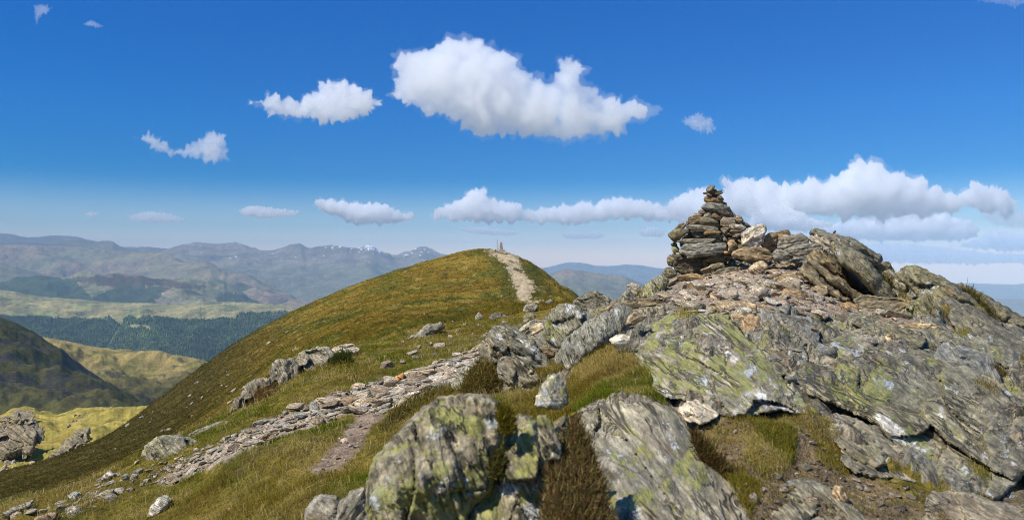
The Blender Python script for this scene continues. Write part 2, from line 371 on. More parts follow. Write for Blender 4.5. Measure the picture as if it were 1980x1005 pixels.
# colours of the vegetation: olive brown hill grass, green lawns, dark heath on the steep flank with cloud shade put into its colour
mix = lambda a, b, t: a * (1 - t[:, None]) + np.asarray(b)[None, :] * t[:, None]
gc = np.tile(np.array([.178, .124, .016]), (len(GV), 1))
gc = mix(gc, (.25, .18, .030), sstep(-.1, .5, fbm(xyz(GX * .11, DD * .09, 4.0), 4, .6)))
gc = mix(gc, (.100, .108, .015), sstep(.0, .5, fbm(xyz(GX * .16, DD * .10, 14.0), 4, .6)) * .85)
gc = mix(gc, (.30, .215, .065), sstep(.35, .75, fbm(xyz(GX * .6, DD * .35, 24.0), 4, .65)) * .7)
gc = mix(gc, (.052, .046, .012), sstep(.30, .55, fbm(xyz(GX * .7, DD * .4, 34.0), 4, .65)) * .75)
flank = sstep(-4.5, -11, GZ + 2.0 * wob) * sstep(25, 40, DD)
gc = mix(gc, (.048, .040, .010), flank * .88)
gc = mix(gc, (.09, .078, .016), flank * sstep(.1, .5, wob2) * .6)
pathedge = np.clip(pmask([(p[0] + (26 if p[0] > CX + 12 else -24), p[1]) for p in SUMMIT_PATH], 40, 125, 14, 10), 0, 1)
gc = mix(gc, (.055, .070, .014), pathedge * .7)
nearm = 1 - sstep(18, 30, DD)
gc = mix(gc, (.13, .115, .025), nearm * .6)
dirtm = np.clip(m_dirt + m_earth * .85 + m_plat + m_band, 0, 1)
gc = mix(gc, (.175, .13, .088), np.clip(m_earth, 0, 1) * .85)
gc = mix(gc, (.30, .225, .165), m_dirt); gc = mix(gc, (.36, .28, .205), np.clip(m_plat, 0, 1)); gc = mix(gc, (.36, .30, .23), m_band)
gc = mix(gc, (.60, .485, .33), m_sum * (.75 + .35 * np.clip(wob2, -.8, .6)))
rock_u = sstep(1150, 1200, PX) * (1 - sstep(20, 25, DD)) * (1 - np.clip(dirtm, 0, 1)) * sstep(-.25, .25, wob)
gc = mix(gc, (.14, .125, .095), rock_u * .6)
gcol = np.concatenate([gc, np.clip(dirtm + m_sum, 0, 1)[:, None]], 1)
fm = m_sum[GF].mean(1) > 0.5; fd = (m_dirt[GF].mean(1) > 0.5) & ~fm; fr = (m_rock[GF].mean(1) > 0.5) & ~fm & ~fd
def submesh(name, sel, mat):
    f = GF[sel]; u, inv = np.unique(f, return_inverse=True)
    return link(name, mesh(name, GV[u], inv.reshape(f.shape), mat, True, {'gcol': ('FLOAT_COLOR', gcol[u])}))
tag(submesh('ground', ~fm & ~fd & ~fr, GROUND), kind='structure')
f = GF[fr]; u, inv = np.unique(f, return_inverse=True); _c = mix(np.tile(np.array([.235, .22, .175]), (len(u), 1)), (.31, .26, .19), sstep(-.1, .5, fbm(GV[u] * .9, 4, .6)) * .8); _c = mix(_c, (.12, .105, .07), sstep(.2, .6, fbm(GV[u] * 1.6 + 8, 4, .6)) * .6)
tag(link('bedrock', mesh('bedrock', GV[u], inv.reshape(f.shape), ROCK, True, {'st': ('FLOAT_VECTOR', GST[u]), 'tint': ('FLOAT_COLOR', np.concatenate([_c, .62 + .4 * np.clip(fbm(GV[u] * .7 + 4, 3), -1, 1)[:, None]], 1))})), kind='structure')
tag(submesh('summit_footpath', fm, PATH), kind='structure')
tag(submesh('earth_path', fd, PATH), kind='structure')

# ================================================================ distant land
def interp_crest(pts, px):
    pts = np.array(pts, float); return np.interp(px, pts[:, 0], pts[:, 1]), np.interp(px, pts[:, 0], pts[:, 2])
def ridge(name, pts, L, base, rows, step, nscale, namp, colour, mat, crest_amp=0.6, prof=1.25, seed=0.0, back=0.35, warp=None):
    """one hill range: a crest of known outline and distance, its near slope down to a base, its far slope falling away"""
    px = np.arange(pts[0][0], pts[-1][0] + step, step); cy, D = interp_crest(pts, px)
    k = np.ones(5) / 5; cy = np.convolve(np.pad(cy, 2, 'edge'), k, 'valid')
    cy = cy + crest_amp * fbm(xyz(px * .05, seed), 5, .62) * 2.0
    t = np.concatenate([np.linspace(-1, -0.06, 10), np.linspace(0, 1, rows) ** 1.15])
    T, Px = np.meshgrid(t, px, indexing='ij'); sh = T.shape
    Dc = np.broadcast_to(D, sh); zc = np.broadcast_to((CY - cy) / F * D, sh)
    d = np.where(T >= 0, Dc - L * T, Dc - L * 0.8 * T)
    zb = (CY - base) / F * (Dc - L)
    tt = np.clip(T, 0, 1)
    z = zc + (zb - zc) * tt ** prof
    z = np.where(T < 0, zc - back * L * np.abs(T) ** 1.2, z)
    X = (Px - CX) / F * Dc * (d / Dc)
    p = xyz(X.ravel() * nscale, d.ravel() * nscale, seed)
    n = (ridged(p, 5, .5) * .5 + fbm(p * 2.7, 4) * .5).reshape(sh)
    env = sstep(0.0, 0.25, np.abs(T)) * (1 - 0.5 * sstep(.8, 1, T))
    z = z + n * namp * env
    V = np.stack([X.ravel(), d.ravel(), z.ravel()], 1)
    py = CY - V[:, 2] / V[:, 1] * F; ppx = Px.ravel()
    c = colour(V, ppx, py, T.ravel(), n.ravel())
    me = mesh(name, V, grid_faces(*sh), mat, True, {'gcol': ('FLOAT_COLOR', np.concatenate([c, np.ones((len(c), 1))], 1))})
    o = tag(link(name, me), kind='structure'); return o, V, ppx, py, sh
def moor(base, alt, s, amt=.8, dark=(.05, .05, .02), da=.5):
    def f(V, px, py, T, n):
        c = np.tile(np.array(base, float), (len(V), 1))
        c = mix(c, alt, sstep(-.2, .5, fbm(V * s, 5, .6)) * amt)
        return mix(c, dark, sstep(.1, .6, fbm(V * s * 2.3 + 40, 5, .65)) * da)
    return f
def forest_on(colf, polys, fcol=(.050, .075, .032)):
    def f(V, px, py, T, n):
        c = colf(V, px, py, T, n); w = fbm(xyz(px * .05, py * .12, 1.0), 4, .6) * 5
        for poly in polys: c = mix(c, fcol, inpoly(px + w, py + w * .6, poly).astype(float))
        return c
    return f
ridge('far_mountains', [(-120,455,14600),(0,451,14600),(20,452,14600),(40,457,14600),(65,459,14600),(100,455,14600),(140,456,14600),(165,462,14600),(230,477,14600),(280,478,14600),(325,480,14600),(345,500,14600),(370,540,14600)], 1600, 520, 40, 2, .0004, 73, moor((.10,.09,.06), (.14,.12,.08), .0006), HILL_FAR, .5)
ridge('mountain_with_hump', [(-100,474,12600),(0,471,12600),(60,468,12600),(100,472,12600),(120,467,12600),(135,464,12600),(165,465,12600),(185,469,12600),(195,466,12600),(205,465,12600),(218,466,12600),(228,474,12600),(245,484,12600),(300,500,12600),(340,520,12600)], 3200, 560, 50, 2, .0005, 96, moor((.10,.09,.06), (.15,.13,.08), .0008), HILL_FAR, .5)
def snowy(V, px, py, T, n):
    c = moor((.17,.14,.10), (.22,.18,.125), .0007)(V, px, py, T, n)
    c = mix(c, (.11,.12,.06), sstep(498, 530, py) * .7)
    s = fbm(xyz(px * .13, py * .35, 2.0), 4, .6)
    w = np.exp(-((px - 712) / 26) ** 2) * sstep(490, 474, py) * 1.0 + np.exp(-((px - 660) / 40) ** 2) * sstep(486, 476, py) * .5 + np.exp(-((px - 745) / 22) ** 2) * sstep(500, 485, py) * .6 + np.exp(-((px - 815) / 40) ** 2) * sstep(506, 486, py) * .42
    c = mix(c, (.85,.87,.9), sstep(.62, .75, s * .8 + w * .75) * sstep(512, 498, py))
    sp = sstep(.93, .97, fbm(xyz(px * .3, py * .5, 7.0), 2) + .25 * sstep(505, 480, py)) * (px > 640) * (py < 500)
    return mix(c, (.85,.87,.9), sp)
ridge('snowy_mountains', [(240,520,13600),(300,490,13600),(330,480,13600),(350,473,13600),(375,471,13600),(420,475,13600),(440,472,13600),(460,471,13600),(480,476,13600),(500,483,13600),(520,484,13600),(545,479,13600),(580,475,13600),(592,483,13600),(620,480,13600),(650,478,13600),(670,477,13600),(690,481,13600),(703,476,13600),(710,473,13600),(718,474,13600),(728,480,13600),(740,487,13600),(765,496,13600),(785,490,13600),(805,483,13600),(822,479,13600),(835,482,13600),(850,489,13600),(880,496,13600),(950,510,13600),(1020,530,13600)], 4667, 600, 90, 1.5, .0005, 153, snowy, HILL_FAR, .5)
ridge('broad_brown_hill', [(-120,470,11400),(0,472,11400),(60,475,11400),(130,475,11400),(200,481,11240),(250,487,11080),(300,489,10920),(330,493,10760),(345,500,10600),(357,506,10440),(380,506,10200),(400,510,10040),(430,520,9800),(460,527,9640),(490,540,9480),(520,556,9320),(560,575,9160),(590,590,9000),(620,602,9000)], 3300, 640, 110, 1.5, .0009, 130,
      forest_on(moor((.22,.16,.095), (.17,.165,.08), .0008, .8, (.08,.06,.04), .4), [[(395,540),(420,538),(445,548),(480,552),(470,565),(490,585),(520,600),(400,600)],[(478,530),(490,535),(530,560),(500,548)]]), HILL_FAR, .5)
ridge('far_moorland', [(-100,500,9500),(0,507,9500),(40,517,9500),(90,530,9500),(120,545,9500),(170,575,9500)], 2159, 640, 40, 2, .0008, 69, moor((.16,.15,.07), (.20,.17,.09), .001), HILL_FAR, .5)
ridge('lochside_hills', [(430,590,12500),(480,555,12500),(505,540,12500),(530,531,12500),(555,528,12500),(580,525,12500),(600,519,12500),(620,517,12500),(660,518,12500),(700,522,12500),(760,524,12500),(820,530,12500),(900,545,12500)], 3929, 625, 90, 1.5, .0007, 136,
      forest_on(moor((.20,.175,.09), (.25,.205,.115), .0009), [[(500,540),(530,529),(568,529),(560,540),(530,550)],[(590,562),(610,548),(640,544),(668,552),(650,560),(640,556),(620,562)],[(672,552),(685,540),(740,530),(720,548),(690,560)],[(560,575),(640,572),(680,565),(660,590),(580,600)]]), HILL_FAR, .4)
ridge('wooded_hill', [(-120,550,7000),(0,546,7000),(30,543,7000),(55,538,7000),(73,533,7000),(90,535,7000),(110,536,7000),(133,538,7000),(150,533,7000),(172,531,7000),(200,533,7000),(235,533,7000),(260,537,7000),(300,537,7000),(340,540,7000),(370,545,7000),(400,550,7000),(430,560,7000),(460,567,7000),(500,582,7000),(540,600,7000)], 1925, 680, 80, 1.5, .0011, 114,
      forest_on(forest_on(moor((.28,.23,.15), (.14,.15,.07), .002, .9, (.07,.055,.035), .9), [[(110,540),(160,534),(240,533),(330,541),(400,553),(390,562),(300,552),(230,556),(180,548)]], (.075,.055,.035)), [[(-120,548),(75,531),(140,538),(178,575),(180,620),(-120,620)],[(165,582),(190,572),(230,550),(260,553),(316,555),(305,575),(300,590),(320,620),(180,620)],[(420,575),(440,563),(480,575),(520,592),(420,590)]], (.042,.062,.03)), HILL_FAR, .6)
FOREST = [(-40,612),(60,612),(105,616),(150,616),(200,618),(212,614),(225,625),(236,632),(240,615),(252,610),(268,620),(272,613),(300,615),(360,618),(410,620),(425,616),(455,618),(462,608),(520,606),(640,606),(640,745),(-40,745)]
GLADES = [[(246,630),(256,626),(268,627),(280,626),(293,634),(288,639),(270,632),(258,638)]]
RIDES = [[(103,612),(108,612),(98,650),(94,650)],[(230,630),(235,630),(213,670),(206,670)]]
mo, MV, MPX, MPY, Msh = ridge('moor_ridge', [(-150,555,5200),(0,560,5200),(30,564,5200),(60,570,5200),(100,575,5200),(150,578,5200),(200,583,5150),(240,585,5100),(300,586,5000),(340,589,5000),(370,586,5000),(420,583,5000),(470,584,5000),(530,588,5000),(600,597,5000),(700,612,5000)], 1900, 770, 130, 1.5, .0022, 55,
      moor((.29,.25,.105), (.19,.20,.075), .004, .9, (.09,.07,.035), .55), HILL_FAR, .5, 1.0)
# plantation: one dense raised canopy over the lower moor
fx = np.arange(-60, 660, 0.75); 
_t = np.linspace(0, 1, 420)
Mx = MV.reshape(Msh + (3,))[10:]; Mp = MPX.reshape(Msh)[10:]
rows_y = np.linspace(0.15, 1, 330)
ri = rows_y * (Mx.shape[0] - 1); r0 = np.floor(ri).astype(int).clip(0, Mx.shape[0] - 2); rf = (ri - r0)[:, None]
ci = np.interp(fx, Mp[0], np.arange(Mp.shape[1])); c0 = np.floor(ci).astype(int).clip(0, Mp.shape[1] - 2); cf = (ci - c0)[None, :]
def bil(A): return (A[r0][:, c0] * (1 - cf) + A[r0][:, c0 + 1] * cf) * (1 - rf) + (A[r0 + 1][:, c0] * (1 - cf) + A[r0 + 1][:, c0 + 1] * cf) * rf
fX, fY, fZ = bil(Mx[..., 0]), bil(Mx[..., 1]), bil(Mx[..., 2]); fsh = fX.shape
fpy = (CY - fZ / fY * F).ravel(); fpx = np.broadcast_to(fx, fsh).ravel()
fw = fbm(xyz(fpx * .09, fpy * .2, 6.0), 4, .6) * 2.2
inside = inpoly(fpx + fw, fpy + fw, FOREST)
for g in GLADES: inside &= ~inpoly(fpx + fw * .4, fpy + fw * .4, g)
inside = inside.reshape(fsh)
rng = np.random.RandomState(3)
ride = np.zeros(fsh, bool)
for g in RIDES: ride |= inpoly(fpx, fpy, g).reshape(fsh)
hh = 9 + 5 * fbm(xyz(fX.ravel() * .004, fY.ravel() * .004), 3).reshape(fsh) + rng.uniform(-8, 9, fsh)
hh = np.where(ride, 2.5, hh)
fV = np.stack([fX.ravel(), fY.ravel(), (fZ + np.where(inside, hh, -3)).ravel()], 1)
ff = grid_faces(*fsh); keep = inside.ravel()[ff].sum(1) >= 1; ff = ff[keep]
fc = np.tile(np.array([.062, .098, .026]), (len(fV), 1)); fc = mix(fc, (.10, .145, .04), sstep(-.1, .5, fbm(fV * .01, 4)) * .8); fc *= rng.uniform(.7, 1.3, (len(fV), 1))
u, inv = np.unique(ff, return_inverse=True)
tag(link('conifer_plantation', mesh('conifer_plantation', fV[u], inv.reshape(ff.shape), HILL_FAR, False, {'gcol': ('FLOAT_COLOR', np.concatenate([fc[u], np.ones((len(u), 1))], 1))})), 'dark green conifer plantation covering the lower side of the glen', 'forest', kind='stuff')
def glen(V, px, py, T, n):
    c = moor((.30,.23,.085), (.17,.155,.04), .012, .85, (.10,.085,.03), .3)(V, px, py, T, n)
    c = mix(c, (.085,.085,.025), sstep(0.25, .6, T + .25 * fbm(V * .01, 4)) * .55)
    return mix(c, (.06,.055,.045), sstep(.35, .6, fbm(V * .03 + 7, 4, .65)) * sstep(.2, .5, T) * .7)
ridge('glen_side', [(-200,600,1500),(0,630,1500),(60,646,1500),(90,653,1500),(130,659,1500),(180,670,1500),(250,680,1500),(300,685,1500),(345,686,1500),(375,692,1500),(405,700,1500),(450,722,1500),(500,752,1500),(560,800,1500)], 520, 845, 170, 1.3, .0065, 26, glen, HILL_NEAR, .4, 1.05)
def cragface(V, px, py, T, n):
    c = moor((.17,.145,.05), (.11,.105,.03), .02, .8)(V, px, py, T, n)
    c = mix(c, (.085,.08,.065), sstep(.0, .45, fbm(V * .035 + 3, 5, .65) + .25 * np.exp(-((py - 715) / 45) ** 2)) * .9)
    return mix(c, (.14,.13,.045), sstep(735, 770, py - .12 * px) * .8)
ridge('crag_hill', [(-200,520,900),(-60,590,900),(0,612,900),(30,624,900),(60,638,900),(80,650,900),(92,660,890),(120,676,870),(150,700,850),(190,728,830),(225,752,810),(270,780,800),(330,806,790),(420,850,780)], 380, 880, 170, 1.3, .011, 13, cragface, HILL_NEAR, .8, 1.1)
def knoll(V, px, py, T, n):
    c = moor((.37,.295,.075), (.27,.235,.05), .06, .8, (.21,.15,.045), .5)(V, px, py, T, n)
    return mix(c, (.13,.125,.02), sstep(.1, .6, fbm(V * .15 + 5, 4)) * .5)
ko, KV, KPX, KPY, Ksh = ridge('yellow_knoll', [(-160,815,260),(-60,808,260),(0,803,260),(18,795,260),(50,793,260),(75,795,260),(95,799,260),(112,801,260),(130,795,260),(150,789,260),(180,788,260),(220,787,260),(285,784,260),(360,772,260),(420,770,260)], 110, 1010, 130, 1.3, .03, 4.0, knoll, HILL_NEAR, .7, 1.0)
ridge('distant_snow_ridge', [(1000,540,18000),(1040,520,18000),(1070,514,18000),(1095,507,18000),(1115,507,18000),(1135,509,18000),(1150,514,18000),(1180,514,18000),(1210,511,18000),(1235,512,18000),(1270,518,18000),(1310,522,18000),(1400,530,18000)], 3214, 570, 40, 2, .0005, 103,
      lambda V, px, py, T, n: mix(moor((.10,.10,.08), (.13,.12,.09), .0007)(V, px, py, T, n), (.85,.87,.9), (sstep(.5, .6, fbm(xyz(px * .15, py * .4, 3.0), 3) + .3 * np.exp(-((px - 1095) / 25) ** 2)) * sstep(513, 509, py))), HILL_FAR, .6)
ridge('brown_hill_beyond', [(1000,560,8500),(1050,535,8500),(1075,526,8500),(1090,522,8500),(1110,524,8500),(1135,530,8500),(1160,530,8500),(1190,537,8500),(1215,546,8500),(1245,552,8500),(1290,560,8500),(1400,580,8500)], 3132, 670, 80, 1.5, .0009, 116, moor((.18,.13,.075), (.11,.115,.05), .0012, .8, (.06,.06,.035), .6), HILL_FAR, .6)
ridge('hazy_east_hills', [(1500,560,17000),(1700,556,17000),(1800,552,17000),(1850,549,17000),(1880,547,17000),(1920,549,17000),(1960,550,17000),(2000,546,17000),(2200,552,17000)], 4250, 590, 40, 3, .0004, 85, moor((.11,.11,.07), (.14,.12,.08), .0006), HILL_FAR, .5)
ridge('near_east_hills', [(1500,590,10500),(1800,584,10500),(1900,580,10500),(1940,578,10500),(2000,578,10500),(2200,575,10500)], 3231, 680, 40, 3, .0006, 81, moor((.13,.115,.06), (.10,.11,.05), .001), HILL_FAR, .5)
vx, vy = np.meshgrid(np.linspace(-25000, 25000, 60), np.linspace(-3000, 22000, 50))
vz = -700 + 30 * fbm(xyz(vx.ravel() * .0003, vy.ravel() * .0003), 3)
tag(link('valley_floor', mesh('valley_floor', np.stack([vx.ravel(), vy.ravel(), vz], 1), grid_faces(50, 60), HILL_FAR, True, {'gcol': ('FLOAT_COLOR', np.tile([.10, .11, .045, 1.0], (3000, 1)))})), kind='structure')

# ================================================================ rocks traced from the photograph, each at its own distance, size and thickness
GREY, TAN, PALE, BROWN, GREEN, OCHRE, DARK, BLUE = (.265,.255,.215), (.46,.36,.25), (.54,.50,.44), (.25,.195,.125), (.23,.22,.135), (.45,.27,.12), (.15,.13,.095), (.28,.30,.30)
WARM = np.array([1.12, 1.04, .88])
def resample(poly, step):
    out = []; n = len(poly)
    for i in range(n):
        a = np.array(poly[i], float); b = np.array(poly[(i + 1) % n], float); k = max(1, int(round(np.hypot(*(b - a)) / step)))
        for j in range(k): out.append(a + (b - a) * j / k)
    return np.array(out)
def chaikin(P):
    Q = np.roll(P, -1, 0); return np.stack([P * .88 + Q * .12, P * .12 + Q * .88], 1).reshape(-1, 2)
_ROCKN = [0]
def rock_mesh(name, poly, d=None, tint=GREY, lich=.4, fol=-30, lean=.3, yaw=0., thick=1.0, back=1.6, res=None, facets=6, rough=1.0, seed=None, edge=.17, fold=0., grow=None, onground=False, lift=.005, blocks=0, iso=1.0, quartz=(), mossy=(), topk=.9, sink=0., jag=1.0, mat=None, layer=1.0):
    _ROCKN[0] += 1
    sd = _ROCKN[0] * 1.37 if seed is None else seed
    rs = np.random.RandomState(int(sd * 1000) % 99991)
    poly = np.array(poly, float); lo, hi = poly.min(0), poly.max(0); w, h = hi - lo; size = min(w, h)
    if res is None: res = float(np.clip(math.sqrt(w * h / 900.0), 1.3, 3.6))
    B = chaikin(poly); B = resample(B, res * 1.1)
    nrm = np.roll(B, -1, 0) - np.roll(B, 1, 0); nrm = np.stack([-nrm[:, 1], nrm[:, 0]], 1); nrm /= np.linalg.norm(nrm, axis=1)[:, None] + 1e-9
    if ((B - poly.mean(0)) * nrm).sum() < 0: nrm = -nrm
    B = B + nrm * (min(2.2, .035 * size + .2) if grow is None else grow)
    ja = jag * min(3.0, .045 * size + .25)
    B = B + nrm * (fbm(xyz(B[:, 0] * .09, B[:, 1] * .09, sd), 4, .65) * ja)[:, None]
    gx = np.arange(lo[0] - 3, hi[0] + 3, res); gy = np.arange(lo[1] - 3, hi[1] + 3, res * .9)
    QX, QY = np.meshgrid(gx, gy); QX = QX + (np.arange(len(gy)) % 2)[:, None] * res * .5
    Q = np.stack([QX.ravel(), QY.ravel()], 1) + rs.uniform(-.22, .22, (QX.size, 2)) * res
    Q = Q[inpoly(Q[:, 0], Q[:, 1], B)]; Q = Q[segdist(Q, B) > res * .55]
    pts = [Vector(p) for p in B] + [Vector(p) for p in Q]
    nb = len(B)
    r = geometry.delaunay_2d_cdt(pts, [(i, (i + 1) % nb) for i in range(nb)], [], 1, 1e-4)
    P = np.array([v[:] for v in r[0]]); T = np.array([f for f in r[2] if len(f) == 3])
    dist = segdist(P, B); dist[dist < 1e-3] = 0
    c = (lo + hi) / 2
    if d is None: d = ground_depth(c[0], min(hi[1], 1120)) + sink
    m = d / F                                               # metres per pixel of the photograph at this distance
    X = (P[:, 0] - c[0]) * m; Y = (hi[1] - P[:, 1]) * m
    base = d + lean * Y + yaw * X
    if onground: base = ground_depth_arr(P) - lift * 3
    sz = size * m
    th = math.radians(fol); s = X * math.cos(th) + Y * math.sin(th); t = -X * math.sin(th) + Y * math.cos(th)
    t = t + fold * sz * np.sin(s / max(sz, .05) * 2.5 + 3 * pnoise(xyz(s / sz, t / sz * .5, sd)))
    if onground: edge = max(edge, .30)
    q = np.clip(dist / (edge * size), 0, 1); e = np.sqrt(np.clip(1 - (1 - q) ** 2, 0, 1))
    x = (P[:, 0] - c[0]) / (w / 2); y = -(P[:, 1] - c[1]) / (h / 2)
    f = 1.0 - topk * np.maximum(0, y - rs.uniform(-.1, .35)) + .12 * y
    for k in range(facets):
        a = rs.uniform(0, 2 * math.pi); g = rs.uniform(.35, 1.0); f = np.minimum(f, rs.uniform(.75, 1.15) - g * np.maximum(-.4, x * math.cos(a) + y * math.sin(a)))
    f = np.clip(f, 0, 1.2)
    Tf = .42 * sz * thick
    off = Tf * e * (.30 + .70 * f) * (1.3 if onground else 1.0)
    es = np.clip(dist / (2.5 * res), 0, 1)
    p = np.stack([s, t, np.full_like(s, sd)], 1)
    if rough > 5: p = p * .1
    amp = rough * min(1.0, sz / .35)
    lam = terrace(fbm(p * [1.1, 9.0, 1], 3, .55) , 3.0) * .030 + terrace(fbm(p * [3.0, 34.0, 1] + 5, 3, .6), 3.0) * .011
    off = off + es * amp * (lam * layer + fbm(p * [5, 6, 1] + 9, 4, .6) * .022 + fbm(p * [1.6, 2.6, 1] + 3, 2) * .05)
    if blocks:
        K = blocks; sp = np.stack([rs.uniform(s.min(), s.max(), K), rs.uniform(t.min(), t.max(), K)], 1); jw = np.stack([pnoise(p * [3, 6, 1] + 31), pnoise(p * [3, 6, 1] + 47)], 1) * .10 * sz
        dd = (s[:, None] + jw[:, :1] - sp[None, :, 0]) ** 2 + (1.9 * (t[:, None] + jw[:, 1:] - sp[None, :, 1])) ** 2; ci = dd.argmin(1)
        bo = rs.uniform(-1, 1, K) * min(.11 * sz, .13 if m < .05 else 2.); bt = rs.normal(size=(K, 2)) * .28
        two = np.sort(dd, 1)[:, :2] if K > 1 else None
        gap = np.clip((np.sqrt(two[:, 1]) - np.sqrt(two[:, 0])) / (.035 * sz), 0, 1)
        off = off + es * e * (bo[ci] + ((np.stack([s, t], 1) - sp[ci]) * bt[ci]).sum(1).clip(-.25 * sz, .25 * sz) - (1 - gap) * min(.05 * sz, .045 if m < .05 else .8))
    if m < .0035:
        off = off + es * rough * (fbm(p * [14, 60, 1] + 2, 3, .6) * .005)
    ob = back * Tf * np.sqrt(np.clip(1 - (1 - np.clip(dist / (.45 * size), 0, 1)) ** 2, 0, 1)) + .01 * es * sz
    df = base - off * (dist > 0); db = base + ob * (dist > 0)
    Vf = unproject(P[:, 0], P[:, 1], df); inn = np.nonzero(dist > 0)[0]
    Vb = unproject(P[inn, 0], P[inn, 1], db[inn])
    mp = np.arange(len(P)); mp[inn] = len(P) + np.arange(len(inn))
    V = np.concatenate([Vf, Vb]); Tb = mp[T][:, ::-1]; FA = np.concatenate([T, Tb])
    # orient the front towards the camera
    a, b, cc = V[T[:, 0]], V[T[:, 1]], V[T[:, 2]]
    if np.median(np.cross(b - a, cc - a)[:, 1]) > 0: FA = FA[:, ::-1]
    t = t * iso
    if m > .05: s, t, off, ob = s * .1, t * .1, off * .1, ob * .1
    st = np.stack([s, t, -off], 1); st = np.concatenate([st, np.stack([s[inn], t[inn], ob[inn]], 1)]) + np.array([sd * 3.1, sd * 1.7, 0])
    ti = np.tile(np.array(list(np.array(tint) * WARM) + [lich]), (len(V), 1))
    wq = np.stack([P[:, 0] + 5 * pnoise(xyz(P[:, 0] * .12, P[:, 1] * .12, 3.)), P[:, 1] + 4 * pnoise(xyz(P[:, 0] * .12, P[:, 1] * .12, 7.))], 1)
    for zone in quartz: k = inpoly(wq[:, 0], wq[:, 1], zone); ti[:len(P)][k] = [.60, .585, .55, .5]
    for zone in mossy: k = inpoly(wq[:, 0], wq[:, 1], zone) & (ti[:len(P), 0] < .7); ti[:len(P), 3][k] = 1.25
    V, o = centred(V)
    return mesh(name, V, FA, mat or ROCK, True, {'st': ('FLOAT_VECTOR', st), 'tint': ('FLOAT_COLOR', ti)}), o
def rock(name, label, cat, poly, group=None, **kw):
    me, o = rock_mesh(name, poly, **kw)
    return tag(link(name, me, None, o), label, cat, group)

OUT = 'bedrock outcrops of layered schist'
def crag(label, poly, **kw):
    kw.setdefault('blocks', 9); return rock('rock_outcrop', label, 'rock outcrop', poly, OUT, **kw)
def boulder(label, poly, g=None, **kw): return rock('boulder', label, 'boulder', poly, g, **kw)

# ---- foreground
crag('huge tilted grey green slab filling the right foreground, white quartz streak down its middle', [(1540,748),(1556,720),(1580,690),(1612,656),(1645,641),(1690,630),(1722,650),(1765,672),(1800,682),(1850,694),(1905,722),(1945,768),(1990,800),(1990,905),(1962,935),(1925,968),(1880,938),(1840,935),(1790,905),(1742,866),(1690,815),(1640,792),(1590,772)], lean=1.35, yaw=.25, tint=(.24,.235,.19), lich=.62, fol=-31, thick=.30, edge=.22, rough=1.5, res=3.2, facets=3, onground=True, blocks=16, iso=.8, quartz=[[(1692,798),(1714,800),(1742,828),(1772,850),(1790,874),(1765,868),(1735,846),(1702,822)],[(1690,770),(1700,768),(1706,778),(1698,782)],[(1815,800),(1822,798),(1826,806),(1818,808)]], mossy=[[(1560,720),(1612,656),(1690,632),(1740,700),(1720,780),(1650,790)],[(1720,860),(1760,820),(1820,880),(1780,900)]])
crag('broad lichen covered slab below the rubble platform, splashed with white and yellow', [(1222,652),(1245,630),(1262,622),(1300,604),(1345,590),(1378,588),(1402,604),(1432,640),(1455,664),(1492,702),(1532,760),(1572,788),(1586,799),(1540,797),(1500,790),(1440,806),(1398,800),(1350,772),(1290,768),(1262,752),(1266,725),(1234,702)], lean=1.1, tint=(.27,.265,.23), lich=.95, fol=-34, thick=.45, rough=1.5, res=3.0, facets=4, onground=True, blocks=14, iso=.6, quartz=[[(1352,646),(1372,642),(1384,660),(1374,674),(1356,664)],[(1382,642),(1396,646),(1416,674),(1402,672)],[(1402,678),(1426,680),(1432,694),(1418,704),(1404,696)],[(1298,630),(1324,620),(1332,632),(1312,636)],[(1308,640),(1322,640),(1328,654),(1316,652)],[(1460,762),(1474,758),(1490,776),(1482,790),(1468,778)],[(1264,752),(1290,754),(1304,764),(1280,770)],[(1480,780),(1520,788),(1560,794),(1580,800),(1540,798),(1500,792)],[(1330,596),(1346,600),(1340,608),(1328,604)]])
crag('long ribbed grey slab dipping right at the bottom edge, beside brown moss', [(1112,796),(1150,774),(1200,767),(1262,776),(1300,790),(1332,832),(1352,862),(1402,912),(1432,942),(1470,1060),(1190,1060),(1164,935),(1142,862)], lean=1.0, tint=(.27,.265,.235), lich=.60, fol=-52, thick=.5, rough=1.3, res=3.4, facets=3, onground=True, blocks=5, iso=.65)
crag('rounded foreground boulder crusted with yellow and white lichen, nearest the camera', [(708,1060),(710,925),(728,880),(758,852),(785,820),(815,790),(850,768),(900,761),(945,764),(966,780),(973,812),(969,850),(959,880),(956,940),(912,985),(900,1060)], d=2.95, lean=.35, tint=(.26,.25,.21), lich=1.0, fol=-72, thick=.55, rough=1.2, res=3.4, edge=.42, facets=4, blocks=6, iso=.38)
crag('tan and grey upright slab wedged against the right side of the yellow lichen boulder', [(895,1060),(912,988),(958,938),(976,852),(1000,802),(1032,806),(1052,880),(1062,950),(1070,1060)], d=2.85, lean=.9, tint=(.27,.255,.20), lich=.95, fol=-66, thick=.38, rough=1.2, res=3.2, iso=.5)
crag('thin pointed grey slab standing in moss right of the foreground boulder', [(1038,806),(1058,802),(1086,858),(1082,888),(1050,888)], d=2.95, tint=GREY, lich=.7, fol=-65, rough=.8)
crag('small grey wedge behind the thin pointed slab', [(1074,818),(1092,803),(1102,830),(1094,856)], d=3.2, tint=GREY, lich=.4, fol=-65, rough=.8)
boulder('white and grey rounded rock cut by the bottom edge, left of the yellow lichen boulder', [(583,1060),(592,982),(615,958),(650,957),(662,978),(640,1060)], d=4.6, tint=(.36,.35,.32), lich=.6, fol=-40, iso=.45)
boulder('grey rock with pale stripe touching the yellow lichen boulder on its left', [(636,1060),(655,975),(680,947),(705,943),(720,1060)], d=4.2, tint=(.33,.32,.29), lich=.5, fol=60)
